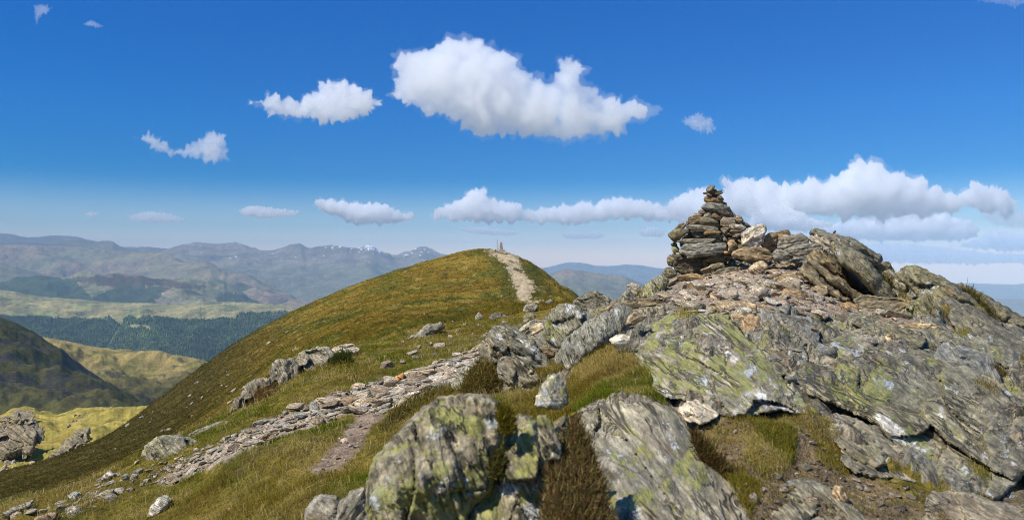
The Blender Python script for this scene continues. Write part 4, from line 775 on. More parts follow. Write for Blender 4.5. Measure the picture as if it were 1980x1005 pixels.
for lab, P, d, ti in [
  ('small upright stone in the grass, leftmost of three near the path foot', [(880,632),(884,622),(890,620),(896,631),(890,639),(882,638)], 27, GREY),
  ('light grey upright stone right of the crag on the green bank', [(919,612),(926,603),(935,612),(931,623),(921,624)], 26, (.32,.33,.3)),
  ('dark rounded rock on the slope below the footpath', [(946,613),(955,605),(968,605),(972,613),(962,622),(948,626)], 24, (.15,.15,.135)),
  ('flat grey rock right of the dark rounded rock', [(963,617),(975,608),(989,616),(982,622),(965,622)], 24, (.24,.24,.2)),
  ('pale rock just below the end of the summit footpath', [(1011,602),(1018,588),(1030,586),(1042,592),(1036,602),(1020,606)], 26, (.36,.36,.33)),
  ('grey rock beneath the pale rock below the summit footpath', [(1012,614),(1020,605),(1031,606),(1029,617),(1016,624)], 22, GREY),
  ('small blue grey stone at the end of the summit footpath', [(1052,585),(1064,578),(1070,583),(1062,588)], 30, BLUE),
  ('white pointed stone standing in the grass at lower left', [(284,998),(300,971),(312,958),(322,959),(331,967),(322,981),(310,994),(290,1002)], 8.3, (.55,.55,.54)),
  ('small tan stone in the grass near the bottom edge', [(432,992),(440,981),(455,981),(459,991),(450,1000),(438,998)], 7.3, (.50,.36,.26)),
  ('long grey slab tilted on smaller stones at lower left', [(170,967),(198,950),(221,944),(221,955),(205,967),(185,969)], None, (.31,.29,.24)),
  ('flat grey flagstone near the left edge', [(3,994),(29,980),(66,966),(60,978),(29,991),(12,1000)], None, (.25,.26,.25)),
  ('brown slab cut by the bottom edge at lower left', [(66,1002),(85,994),(112,988),(108,1002),(93,1016),(68,1016)], None, (.27,.22,.17)),
  ('pale pointed stone left of the lichen outcrop', [(193,930),(202,916),(212,909),(224,916),(208,928)], None, (.46,.44,.42)),
  ('thin sloping slab below the pale pointed stone', [(182,945),(213,930),(211,938),(193,945)], None, (.30,.30,.27)),
  ('narrow grey slab set on edge at lower left', [(136,977),(158,961),(157,969),(142,979)], None, (.36,.36,.33)),
  ('square tan block at the near edge of the stone path', [(702,777),(712,769),(728,769),(738,778),(740,793),(736,799),(708,802),(703,791)], 10.3, (.36,.30,.215)),
  ('rounded brown block left of the square tan block', [(659,780),(664,767),(688,765),(695,770),(699,782),(686,791),(672,787),(661,789)], 10.6, (.25,.195,.14)),
  ('pale slab tilted against the rounded brown block', [(653,802),(666,788),(682,779),(684,788),(670,796)], 10.3, (.44,.36,.27)),
  ('long grey slab at the lower edge of the stone path', [(598,816),(612,800),(636,789),(652,792),(650,800),(630,813),(616,819)], 10.4, (.31,.30,.26)),
  ('orange stone at the upper edge of the stone path', [(759,734),(770,726),(779,720),(782,728),(768,736)], 11.8, (.55,.30,.14)),
  ('grey slab half under the split crag end of the path', [(872,752),(880,725),(905,704),(930,690),(927,716),(905,738),(890,758)], 8.9, (.31,.32,.30)),
  ('small mossy rock right of the grey slab by the split crag', [(920,742),(930,725),(952,728),(954,758),(930,762)], 8.2, (.23,.21,.15)),
 ]: boulder(lab, P, d=d, tint=ti, lich=.2, thick=1.05, rough=.9)

# ================================================================ loose stones: a few shapes, copied
def ico(sub):
    g = (1 + 5 ** .5) / 2
    V = [(-1,g,0),(1,g,0),(-1,-g,0),(1,-g,0),(0,-1,g),(0,1,g),(0,-1,-g),(0,1,-g),(g,0,-1),(g,0,1),(-g,0,-1),(-g,0,1)]
    Fc = [(0,11,5),(0,5,1),(0,1,7),(0,7,10),(0,10,11),(1,5,9),(5,11,4),(11,10,2),(10,7,6),(7,1,8),(3,9,4),(3,4,2),(3,2,6),(3,6,8),(3,8,9),(4,9,5),(2,4,11),(6,2,10),(8,6,7),(9,8,1)]
    V = [np.array(v) / np.linalg.norm(v) for v in V]
    for _ in range(sub):
        cch = {}; nf = []
        def mid(a, b):
            k = (min(a, b), max(a, b))
            if k not in cch: p = V[a] + V[b]; V.append(p / np.linalg.norm(p)); cch[k] = len(V) - 1
            return cch[k]
        for a, b, c in Fc:
            x, y, z = mid(a, b), mid(b, c), mid(c, a); nf += [(a, x, z), (b, y, x), (c, z, y), (x, y, z)]
        Fc = nf
    return np.array(V), np.array(Fc)
ICO = {k: ico(k) for k in (1, 2, 3)}
def stone_shape(seed, flat=.42, sub=3, cuts=11, rough=.05):
    rs = np.random.RandomState(seed); V, Fc = ICO[sub]; V = V.copy()
    for k in range(cuts):
        n = rs.normal(size=3); n /= np.linalg.norm(n); h = rs.uniform(.50, .82)
        V = V - np.maximum(0, V @ n - h)[:, None] * n
    V[:, 2] = np.clip(V[:, 2], -.75, rs.uniform(.45, .7))
    V = V * [1.0, rs.uniform(.62, .9), flat * rs.uniform(.8, 1.25) * 1.3]
    V = V + (fbm(V * 2.2 + seed, 4, .6) * rough)[:, None] * (V / (np.linalg.norm(V, axis=1)[:, None] + 1e-6))
    V[:, 0] += terrace(V[:, 2] / flat * .5 + .5, 4) * .09 * rs.uniform(-1, 1)
    V[:, 2] -= V[:, 2].min()
    return V, Fc
STONES = []
_tints = [(.58,.46,.33), (.50,.45,.36), (.62,.52,.40), (.43,.39,.31), (.70,.64,.55), (.38,.30,.21), (.55,.47,.36), (.40,.40,.36)]
for i in range(24):
    V, Fc = stone_shape(100 + i, [.30, .42, .58][i % 3]); ti = _tints[i % 8]
    STONES.append(mesh('stone', V * .5, Fc, ROCK, True, {'st': ('FLOAT_VECTOR', np.stack([V[:, 0], V[:, 2] * 1.5, V[:, 1]], 1) * .35 + i * 2.3), 'tint': ('FLOAT_COLOR', np.tile(list(ti) + [.12], (len(V), 1)))}))
TNAME = ['tan', 'grey brown', 'pale tan', 'dull grey', 'whitish', 'dark brown', 'buff', 'blue grey']; FNAME = ['thin flat', 'flat', 'blocky']
rnd = random.Random(11)
def put_stone(name, cat, x, y, size, k, label, group, tilt=.25, sink=.25, dz=0.0, zs_=1.0):
    o = bpy.data.objects.new(name, STONES[k]); COL.objects.link(o)
    zs = ground_z([x, x + .3, x], [y, y, y + .3]); sx = (zs[1] - zs[0]) / .3; sy = (zs[2] - zs[0]) / .3
    n = Vector((-sx * .7 + rnd.uniform(-tilt, tilt), -sy * .7 + rnd.uniform(-tilt, tilt), 1)).normalized()
    q = n.to_track_quat('Z', 'Y'); o.rotation_mode = 'QUATERNION'
    from mathutils import Quaternion
    o.rotation_quaternion = q @ Quaternion((0, 0, 1), rnd.uniform(0, 6.28))
    o.scale = (size, size * rnd.uniform(.85, 1.1), size * rnd.uniform(.85, 1.25) * zs_)
    o.location = (x, y, zs[0] - sink * size * .25 + dz)
    return tag(o, label, cat, group)
def scatter(poly, n, smin, smax, mind, taken, dmax=60, ex=2.2, dref=None):
    """positions inside a traced patch of ground, big ones first, none closer than mind sizes"""
    poly = np.array(poly, float); lo, hi = poly.min(0), poly.max(0); out = []; tries = 0
    sizes = sorted([smin + (smax - smin) * rnd.random() ** ex for _ in range(n)], reverse=True)
    cand = []
    while len(cand) < n * 14:
        px, py = rnd.uniform(lo[0], hi[0]), rnd.uniform(lo[1], hi[1])
        if inpoly(np.array([px]), np.array([py]), poly)[0]: cand.append((px, py))
    ci = 0
    for s in sizes:
        while ci < len(cand):
            px, py = cand[ci]; ci += 1
            d = ground_depth(px, py)
            if d > dmax: continue
            x = (px - CX) / F * d
            if all((x - a) ** 2 + (d - b) ** 2 > (mind * (s + c) * .5) ** 2 for a, b, c in taken):
                taken.append((x, d, s)); out.append((x, d, s, px, py)); break
    return out
# the stone band of the old path
BAND = 'loose stones of the stone path'
tk = []
SEG = [('upper stone path by the split crag', 820, 2000), ('stone path above the square tan block', 690, 820), ('stone path left of the rounded block', 560, 690), ('lower stone path above the grass', 430, 560), ('lowest stone path near the lichen outcrop', 0, 430)]
bs = scatter(STONE_BAND, 290, .12, .40, .50, tk, 22, 1.7)
seen = {}
for (x, y, s, px, py) in bs:
    k = rnd.choice([0, 1, 3, 4, 6, 7, 9, 10, 12, 13, 15, 16, 18, 19, 21, 22, 4, 10, 16]); seg = [q for q in SEG if q[1] <= px < q[2]][0][0]
    sz = 'large' if s > .30 else ('medium' if s > .22 else 'small')
    s *= .58 + .42 * min(1, max(0, (px - 380) / 420))
    put_stone('path_stone', 'stone', x, y, s, k, '%s %s %s stone in the %s' % (sz, FNAME[k % 3], TNAME[k % 8], seg), BAND, .3, .45, rnd.uniform(0, .02), .66)
# rubble platform
tk2 = []
PSEG = [('left part of the rubble platform', 0, 1380), ('middle of the rubble platform', 1380, 1480), ('right part of the rubble platform', 1480, 1600), ('earthy gap by the propped flagstone', 1600, 3000)]
for (x, y, s, px, py) in scatter([(1265,572),(1300,552),(1360,552),(1420,538),(1470,528),(1540,540),(1600,575),(1650,602),(1700,606),(1760,625),(1700,625),(1640,610),(1560,616),(1480,610),(1420,614),(1330,604),(1290,592)], 115, .10, .42, .60, tk2, 18, 2.0):
    k = rnd.choice([0, 6, 10, 16, 18, 22, 1, 9, 4, 12, 21]); seg = [q for q in PSEG if q[1] <= px < q[2]][0][0]
    sz = 'large' if s > .24 else ('medium' if s > .17 else 'small')
    put_stone('platform_stone', 'stone', x, y, s, k, '%s %s %s stone on the %s' % (sz, FNAME[k % 3], TNAME[k % 8], seg), RUB + ', smaller pieces', .32, .35, rnd.uniform(0, .02), .7)
# broken schist lying on the bedrock
SCH = 'broken pieces of schist on the bedrock'
tk4 = []
for (x, y, s, px, py) in scatter([(1000,640),(1100,585),(1230,560),(1300,600),(1480,650),(1620,620),(1760,680),(1900,700),(1960,760),(1800,700),(1600,690),(1540,770),(1480,700),(1400,620),(1250,620),(1180,650),(1100,740),(1060,700)], 44, .07, .30, .8, tk4, 18, 2.2):
    k = rnd.choice([3, 7, 11, 15, 19, 23, 1, 5]); sz = 'large' if s > .22 else ('medium' if s > .14 else 'small')
    put_stone('schist_piece', 'stone', x, y, s, k, '%s %s %s broken piece lying on the bedrock %s' % (sz, FNAME[k % 3], TNAME[k % 8], 'left of the rubble' if px < 1300 else ('in front of the rubble' if px < 1600 else 'at the right')), SCH, .4, .6, 0.0, .7)
# stones strewn at lower left and over the hill
tk3 = []
for (x, y, s, px, py) in scatter([(0,1004),(60,985),(130,965),(190,915),(280,900),(300,930),(240,960),(180,985),(140,1005)], 30, .07, .22, .8, tk3, 14, 2.0):
    k = rnd.randrange(24); put_stone('strewn_stone', 'stone', x, y, s, k, '%s %s stone strewn in the grass at the lower left' % (FNAME[k % 3], TNAME[k % 8]), 'stones strewn at the lower left', .4)
for (x, y, s, px, py) in scatter([(120,900),(300,790),(450,690),(600,610),(640,660),(520,720),(440,800),(280,850),(160,900)], 80, .16, .6, 2.0, tk3, 110, 3.0):
    k = rnd.randrange(24); put_stone('strewn_stone', 'stone', x, y, s, k, 'pale stone in the dark heath of the steep left flank', 'stones on the steep left flank', .6)
for (x, y, s, px, py) in scatter([(640,600),(800,530),(940,500),(985,560),(1000,600),(900,625),(820,640),(700,670)], 40, .15, .4, 3.0, tk3, 115, 3.0):
    k = rnd.randrange(24); put_stone('strewn_stone', 'stone', x, y, s, k, 'small pale stone dotting the grassy summit hill', 'stones on the summit hill', .6)
for (x, y, s, px, py) in scatter([(700,690),(820,640),(920,620),(1000,620),(1060,600),(1100,600),(1000,640),(920,670),(840,690),(740,720)], 34, .10, .30, 1.5, tk3, 40, 2.5):
    k = rnd.randrange(24); put_stone('strewn_stone', 'stone', x, y, s, k, '%s %s stone on the green bank below the summit hill' % (FNAME[k % 3], TNAME[k % 8]), 'stones on the green bank', .5)
for (x, y, s, px, py) in scatter([(1450,840),(1560,800),(1640,880),(1740,930),(1900,960),(1980,970),(1980,1005),(1450,1005)], 40, .03, .08, 1.5, tk3, 8, 2.5):
    k = rnd.randrange(24); put_stone('earth_stone', 'stone', x, y, s, k, 'little %s stone on the bare earth at lower right' % TNAME[k % 8], 'little stones on the bare earth', .5)
# crags and blocks of the yellow knoll
KD = {}
def knoll_at(px, py):
    j = np.argmin((KPX - px) ** 2 + ((KPY - py) * 1.0) ** 2 + 1e6 * (KV[:, 1] > 261)); return KV[j]
def knoll_blocks(poly, n, smin, smax, label):
    lo, hi = np.min(poly, 0), np.max(poly, 0); c = 0
    while c < n:
        px, py = rnd.uniform(lo[0], hi[0]), rnd.uniform(lo[1], hi[1])
        if not inpoly(np.array([px]), np.array([py]), poly)[0]: continue
        c += 1; p = knoll_at(px, py); s = smin + (smax - smin) * rnd.random() ** 2
        o = bpy.data.objects.new('knoll_block', STONES[rnd.choice([1, 3, 5, 2, 11, 13, 21, 19])]); COL.objects.link(o)
        o.rotation_euler = (rnd.uniform(-.4, .4) + .5, rnd.uniform(-.4, .4), rnd.uniform(0, 6.3)); o.scale = (s, s * .9, s * rnd.uniform(1.2, 2.0)); o.location = (p[0], p[1], p[2] - .3 * s)
        tag(o, label, 'boulder', 'blocks of the yellow knoll')
def kcrag(label, poly, d, **kw):
    d = knoll_at(np.mean([p[0] for p in poly]), max(p[1] for p in poly))[1] - 1.0; return rock('knoll_crag', label, 'rock outcrop', poly, 'crags of the yellow knoll', d=d, tint=(.235,.215,.175), lich=.25, blocks=18, facets=8, rough=5.5, layer=1.5, edge=.10, res=1.3, lean=1.0, thick=.7, jag=2.4, **kw)
kcrag('large broken crag at the left end of the sunlit yellow knoll', [(-30,826),(4,820),(20,818),(44,822),(62,812),(80,824),(84,846),(72,858),(66,872),(52,884),(38,876),(22,882),(4,890),(-30,880)], 231)
kcrag('upper tier of rock above the large knoll crag', [(-30,812),(8,806),(24,798),(40,793),(58,795),(68,804),(60,812),(42,814),(22,812),(4,816),(-30,820)], 244)
kcrag('slanting crag in the middle of the yellow knoll, split into slabs', [(98,886),(106,872),(122,862),(128,848),(142,838),(160,828),(172,830),(168,842),(172,850),(156,862),(140,868),(124,880),(110,892)], 226)
knoll_blocks([(0,812),(40,795),(62,802),(84,820),(90,850),(60,892),(0,900)], 22, .8, 2.2, 'grey block beside the large broken crag of the sunlit yellow knoll')
knoll_blocks([(88,896),(105,860),(150,832),(178,828),(176,850),(140,880),(108,900)], 18, .7, 1.8, 'grey block beside the slanting crag of the yellow knoll')
knoll_blocks([(125,828),(140,805),(165,793),(170,806),(150,824),(135,834)], 26, .5, 1.6, 'small grey block near the crest of the sunlit yellow knoll')
knoll_blocks([(0,885),(20,880),(60,905),(40,915),(0,915)], 20, .9, 2.6, 'grey block at the foot of the large knoll crag')
knoll_blocks([(70,888),(90,890),(75,905),(40,912)], 9, 1.2, 3.0, 'grey block between the two knoll crags')
knoll_blocks([(195,785),(225,785),(222,800),(200,800)], 3, 1.0, 2.0, 'lone dark block on the crest of the yellow knoll')
# gravel between the stones, too many to count
def gravel(name, label, polys, n, smin, smax, tints, dmax):
    Vs, Fs, St, Ti = [], [], [], []; V0, F0 = ICO[1]; base = 0; rs = np.random.RandomState(5)
    for poly, cnt in polys:
        lo, hi = np.min(poly, 0), np.max(poly, 0); q = rs.uniform(lo, hi, (cnt * 5, 2)); q = q[inpoly(q[:, 0], q[:, 1], poly)][:cnt]
        # distance of each spot on the ground, by table
        pxs = np.arange(lo[0], hi[0] + 8, 8.0); tab = np.stack([base_row(np.full(220, p), np.exp(np.linspace(math.log(2), math.log(30), 220))) for p in pxs]); dl = np.exp(np.linspace(math.log(2), math.log(30), 220))
        col = np.clip(((q[:, 0] - lo[0]) / 8).round().astype(int), 0, len(pxs) - 1); hit = tab[col] <= q[:, 1:2]
        d = dl[np.argmax(hit, 1)]; ok = hit.any(1) & (d < dmax); q, d = q[ok], d[ok]
        x = (q[:, 0] - CX) / F * d; z = ground_z(x, d)
        for i in range(len(d)):
            s = smin + (smax - smin) * rs.rand() ** 3; M = rs.normal(size=(3, 3)) * .35 + np.eye(3); M[2] *= .6
            v = (V0 * (1 + rs.uniform(-.25, .25, (len(V0), 1)))) @ M.T * s
            Vs.append(v + [x[i], d[i], z[i] + s * .2]); Fs.append(F0 + base); base += len(V0); St.append(v + rs.uniform(0, 50)); Ti.append(np.tile(list(np.array(tints[rs.randint(len(tints))]) * rs.uniform(.75, 1.2)) + [0.0], (len(V0), 1)))
    tag(link(name, mesh(name, np.concatenate(Vs), np.concatenate(Fs), ROCK, False, {'st': ('FLOAT_VECTOR', np.concatenate(St)), 'tint': ('FLOAT_COLOR', np.concatenate(Ti))})), label, 'gravel', kind='stuff')
gravel('gravel', 'pale broken stone chips between the larger stones', [(STONE_BAND, 2600), (PLATFORM, 2600), (DIRT_PATH, 70), ([(1470,510),(1560,505),(1640,570),(1560,560),(1480,540)], 900), ([(230,935),(330,900),(420,860),(400,900),(300,940)], 300), ([(60,1005),(150,965),(200,960),(180,985),(120,1005)], 200)], 0, .006, .034, [TAN, (.5,.42,.33), (.38,.35,.3), (.3,.26,.2)], 20)
gravel('grit', 'earthy grit on the bare ground at lower right', [(EARTH, 1500)], 0, .003, .016, [(.22,.18,.13), (.33,.28,.22), (.16,.13,.1)], 9)

# ================================================================ summit pillar, pole and stake
CONC = plain('weathered_concrete', (.40, .36, .30), .9, .2, 6, .35); STEEL = plain('grey_painted_steel', (.10, .10, .11), .5, .4, 8, .2); RUST = plain('rusty_iron', (.085, .045, .03), .85, .3, 60, .5)
def prism(rings):
    """closed tapering solid through square rings (z, half width, bevel)"""
    V = []
    for z, w, b in rings:
        for sx, sy in ((1, 1), (-1, 1), (-1, -1), (1, -1)):
            pr = [(sx * w, sy * (w - b)), (sx * (w - b), sy * w)]
            if sx * sy < 0: pr = pr[::-1]
            V += [(x, y, z) for x, y in pr]
    n = len(rings); Q = []
    for r in range(n - 1):
        for k in range(8): Q.append((r * 8 + k, r * 8 + (k + 1) % 8, r * 8 + 8 + (k + 1) % 8, r * 8 + 8 + k))
    for b in (0, (n - 1) * 8):
        o = [b + k for k in range(8)]; o = o if b else o[::-1]
        Q += [(o[0], o[1], o[2], o[3]), (o[0], o[3], o[4], o[7]), (o[4], o[5], o[6], o[7])]
    return np.array(V), np.array(Q)
def tube(pts, rad, n=10):
    V = []; pts = [Vector(p) for p in pts]
    for i, p in enumerate(pts):
        d = (pts[min(i + 1, len(pts) - 1)] - pts[max(i - 1, 0)]).normalized(); q = d.to_track_quat('Z', 'X'); r = rad[i] if isinstance(rad, (list, tuple)) else rad
        for k in range(n): V.append(p + q @ Vector((r * math.cos(2 * math.pi * k / n), r * math.sin(2 * math.pi * k / n), 0)))
    Q = [(i * n + k, i * n + (k + 1) % n, (i + 1) * n + (k + 1) % n, (i + 1) * n + k) for i in range(len(pts) - 1) for k in range(n)]
    V += [pts[0], pts[-1]]; a, b = len(V) - 2, len(V) - 1; l = (len(pts) - 1) * n
    Q += [(a, (k + 1) % n, k, k) for k in range(n)] + [(b, l + k, l + (k + 1) % n, l + (k + 1) % n) for k in range(n)]
    return V, Q
def polymesh(name, V, Q, mat, smooth=False):
    me = bpy.data.meshes.new(name); me.from_pydata([tuple(v) for v in V], [], [tuple(dict.fromkeys(q)) for q in Q]); me.materials.append(mat)
    me.polygons.foreach_set('use_smooth', [smooth] * len(me.polygons)); me.update(); return me
TD = 119.0; tx = (968 - CX) / F * TD; tz = (CY - 483.5) / F * TD
pil = tag(link('survey_pillar', None, None, (tx, TD, tz - .15)), 'pale tapering concrete survey pillar on the summit at the head of the footpath', 'survey pillar')
pil.rotation_euler = (0, 0, .35)
V, Q = prism([(.22, .30, .04), (1.24, .185, .035), (1.30, .16, .03), (1.34, .10, .03)]); link('shaft', polymesh('shaft', V, Q, CONC), pil)
V, Q = prism([(-.4, .55, .06), (.16, .52, .06), (.22, .48, .06)]); link('plinth', polymesh('plinth', V, Q, CONC), pil)
V, Q = prism([(1.34, .075, .02), (1.46, .06, .02), (1.50, .03, .01)]); link('cap', polymesh('cap', V, Q, CONC), pil)
pol = tag(link('marker_pole', None, None, ((961.3 - CX) / F * TD, TD, tz - .2)), 'thin upright pole standing left of the survey pillar', 'pole')
V, Q = tube([(0, 0, -.3), (0, 0, .8), (.02, 0, 1.75)], [.042, .036, .03]); link('pole_shaft', polymesh('pole_shaft', V, Q, STEEL, True), pol)
V, Q = tube([(0, 0, -.2), (0, 0, .22)], [.12, .09]); link('foot_socket', polymesh('foot_socket', V, Q, STEEL, True), pol)
for i, (px, py, w, h) in enumerate([(956,484,9,4),(975,486,10,4),(950,487,8,3),(983,486,8,3),(965,489,9,4),(972,492,8,4),(978,495,10,5),(984,500,9,4)]):
    put_stone('summit_stone', 'stone', (px - CX) / F * (TD - 2), TD - 2 - .8 * i, w / F * TD, i * 2 + 1, 'brown stone of the low rock pile around the summit pillar', 'stones round the summit pillar', .3)
SD = 14.75; sx, sz = (1610 - CX) / F * SD, (CY - 460) / F * SD; k = SD / F
V, Q = tube([(0, 0, -.12), (0, 0, 0), (.008, 0, 6 * k), (.03, 0, 11 * k), (.055, 0, 13.5 * k)], [.022, .022, .021, .02, .017], 12)
tag(link('iron_stake', polymesh('iron_stake', V, Q, RUST, True), None, (sx, SD, sz)), 'short bent rusty iron stake standing on the crag skyline', 'stake')

# ================================================================ grass and moss
grs = np.random.RandomState(21)
def ground_pick(n, x0, x1, d0, d1, seed):
    r = np.random.RandomState(seed); px = r.uniform(x0, x1, n); d = np.exp(r.uniform(math.log(d0), math.log(d1), n)); x = (px - CX) / F * d
    return px, d, x
MASK = np.clip(dirtm * 1.0 + m_sum, 0, 1).reshape(len(gd), len(gpx))
def mask_at(px, d):
    j = np.clip(np.searchsorted(gpx, px), 0, len(gpx) - 1); i = np.clip(np.searchsorted(gd, d), 0, len(gd) - 1); return MASK[i, j]
def blades(name, label, x, d, length, width, col, segs, lean, cat='grass', rs=grs, bend=.6):
    n = len(x); z = ground_z(x, d)
    a = rs.uniform(0, 2 * math.pi, n); side = np.stack([np.cos(a), np.sin(a) * .6, np.zeros(n)], 1)
    la = rs.normal(lean[0], 1.1, n); lm = np.abs(rs.normal(lean[1], .28, n)); ld = np.stack([np.cos(la), np.sin(la), np.zeros(n)], 1) * lm[:, None]
    up = np.stack([np.zeros(n), np.zeros(n), np.ones(n)], 1); B = np.stack([x, d, z - .012], 1)
    w = (width * rs.uniform(.6, 1.3, n))[:, None] * side * .5; L = length[:, None]
    if segs == 2:
        m = B + (up * .55 + ld * .35) * L; t = B + (up * np.maximum(.15, .95 - bend * lm[:, None]) + ld * 1.05) * L
        V = np.stack([B - w, B + w, m - w * .8, m + w * .8, t], 1).reshape(-1, 3); k = 5
        b = np.arange(n)[:, None] * 5; Fa = np.concatenate([b + [0, 1, 3], b + [0, 3, 2], b + [2, 3, 4]])
    else:
        t = B + (up * .8 + ld) * L; V = np.stack([B - w, B + w, t], 1).reshape(-1, 3); k = 3; Fa = np.arange(n)[:, None] * 3 + [0, 1, 2]
    c = np.concatenate([np.repeat(col, k, 0), np.ones((n * k, 1))], 1)
    return tag(link(name, mesh(name, V, Fa, BLADE, False, {'gcol': ('FLOAT_COLOR', c)})), label, cat, kind='stuff')
GREEN_A, STRAW, OLIVE, BROWNG = np.array([.14, .165, .014]), np.array([.47, .35, .11]), np.array([.23, .175, .026]), np.array([.22, .14, .035])
def grass_colour(x, d, px, green=.5, seed=0., near=True):
    n = len(x); g = fbm(xyz(x * .35, d * .22, 50 + seed), 4, .6); h = fbm(xyz(x * 1.7, d * 1.1, 60 + seed), 3, .6)
    c = np.tile(OLIVE, (n, 1)); c = mix(c, GREEN_A, sstep(-.25, .35, g + .4 * h + (green - .5) * 1.2)); c = mix(c, STRAW, sstep(.05, .5, h - .45 * g + grs.uniform(-.3, .3, n)) * .85)
    c = mix(c, BROWNG, sstep(.25, .6, fbm(xyz(x * .9, d * .6, 70 + seed), 3, .6)) * .7)
    return c * grs.uniform(.65, 1.3, (n, 1))
# the near lawn on the left
px, d, x = ground_pick(330000, -120, 1010, 4.2, 26, 1)
keep = (mask_at(px, d) < .35 + grs.uniform(-.2, .2, len(px))) & (fbm(xyz(x * 3, d * 3, 5.), 2) > -.55); px, d, x = px[keep], d[keep], x[keep]
tus = sstep(-.2, .6, fbm(xyz(x * 1.1, d * 1.1, 77.), 3))
blades('grass', 'mixed green and straw coloured mountain grass in the left foreground', x, d, (.045 + .085 * tus) * grs.uniform(.6, 1.35, len(x)), np.maximum(.0035, .00055 * d), grass_colour(x, d, px, .55), 2, (2.6, .75))
# long dead stems standing above the turf
px, d, x = ground_pick(9000, -120, 1010, 4.2, 15, 9); keep = (mask_at(px, d) < .3) & (fbm(xyz(x * .8, d * .8, 15.), 3) > -.05); px, d, x = px[keep], d[keep], x[keep]
blades('dead_grass_stems', 'long pale dead grass stems standing out of the left foreground turf', x, d, grs.uniform(.10, .24, len(x)), np.maximum(.0025, .00045 * d), np.tile([.52, .40, .18], (len(x), 1)) * grs.uniform(.6, 1.2, (len(x), 1)), 2, (2.6, .8))
# middle distance bank and hill
px, d, x = ground_pick(230000, -40, 1180, 26, 121, 2)
keep = mask_at(px, d) < .3; px, d, x = px[keep], d[keep], x[keep]
zz = ground_z(x, d, False)
c = mix(np.tile(np.array([.195, .137, .017]), (len(x), 1)), (.27, .195, .033), sstep(-.1, .5, fbm(xyz(x * .11, d * .09, 4.0), 4, .6))); c = mix(c, (.11, .118, .017), sstep(.0, .5, fbm(xyz(x * .16, d * .10, 14.0), 4, .6)) * .85)
c = mix(c, (.31, .225, .065), sstep(.35, .75, fbm(xyz(x * .6, d * .35, 24.0), 4, .65)) * .7); c = mix(c, (.055, .048, .013), sstep(.30, .55, fbm(xyz(x * .7, d * .4, 34.0), 4, .65)) * .7)
c = mix(c, (.06, .050, .012), sstep(-4.5, -11, zz) * sstep(25, 40, d) * .85) * grs.uniform(.7, 1.3, (len(x), 1))  # blades low on the flank: heath tone plus cloud shade in the colour
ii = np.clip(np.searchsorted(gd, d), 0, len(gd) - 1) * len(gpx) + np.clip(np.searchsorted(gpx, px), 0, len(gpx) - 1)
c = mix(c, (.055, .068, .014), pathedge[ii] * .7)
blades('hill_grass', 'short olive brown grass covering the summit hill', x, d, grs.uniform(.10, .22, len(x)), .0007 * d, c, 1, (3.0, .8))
# pockets of grass among the right hand rocks
POCK = [([(1085,790),(1100,735),(1130,700),(1180,678),(1225,690),(1262,725),(1262,752),(1290,772),(1200,768),(1150,774),(1112,800)], 17000, .8, .075), ([(960,800),(1000,770),(1060,760),(1112,790),(1100,812),(1000,806)], 5000, .35, .11), ([(1440,880),(1470,820),(1520,815),(1545,850),(1530,900),(1480,910)], 6000, .8, .075), ([(1330,850),(1420,800),(1590,800),(1560,830),(1440,850)], 3500, .2, .055), (EARTH, 8000, .15, .04), ([(1560,830),(1600,820),(1660,880),(1640,910),(1590,890)], 2500, .45, .06), ([(1390,900),(1440,900),(1480,960),(1450,1010),(1420,960)], 2500, .35, .06), ([(1020,750),(1050,700),(1070,712),(1110,712),(1060,740)], 2500, .55, .13), ([(1300,612),(1330,590),(1362,598),(1330,628)], 600, .3, .10), ([(1222,576),(1234,552),(1244,560),(1240,580)], 350, .3, .14), ([(1056,668),(1066,655),(1078,668),(1074,680)], 350, .55, .12),
        ([(1485,650),(1510,640),(1530,655),(1500,664)], 500, .2, .08), ([(1702,540),(1712,545),(1770,590),(1750,592)], 500, .4, .12), ([(1860,575),(1880,580),(1910,610),(1900,612)], 350, .2, .14), ([(1820,600),(1835,590),(1838,604),(1825,612)], 200, .5, .12), ([(1850,640),(1880,640),(1880,662),(1862,660)], 200, .5, .10), ([(1880,745),(1930,740),(1940,790),(1900,790)], 900, .2, .10), ([(1870,900),(1900,905),(1925,950),(1890,960)], 500, .6, .06)]
X, Dv, Px, Gr, Ln = [], [], [], [], []
for poly, n, g, ln in POCK:
    lo, hi = np.min(poly, 0), np.max(poly, 0); q = grs.uniform(lo, hi, (n * 4, 2)); q = q[inpoly(q[:, 0], q[:, 1], poly)][:n]
    dl = np.exp(np.linspace(math.log(2), math.log(22), 900)); pxs = np.arange(lo[0], hi[0] + 10, 10.0); tab = np.stack([base_row(np.full(900, p), dl) for p in pxs])
    ci = np.clip(((q[:, 0] - lo[0]) / 10).round().astype(int), 0, len(pxs) - 1); hit = tab[ci] <= q[:, 1:2]; dd = dl[np.argmax(hit, 1)] * grs.uniform(.985, 1.015, len(q)); ok = hit.any(1)
    X.append(((q[:, 0] - CX) / F * dd)[ok]); Dv.append(dd[ok]); Px.append(q[ok, 0]); Gr.append(np.full(ok.sum(), g)); Ln.append(np.full(ok.sum(), ln))
X, Dv, Px, Gr, Ln = map(np.concatenate, (X, Dv, Px, Gr, Ln))
cg = grass_colour(X, Dv, Px, Gr, 3.)
blades('rock_pocket_grass', 'tufts of green and dry grass growing between the right hand rocks', X, Dv, Ln * grs.uniform(.5, 1.35, len(X)), np.maximum(.003, .0006 * Dv), cg, 2, (2.8, .6), bend=.5)

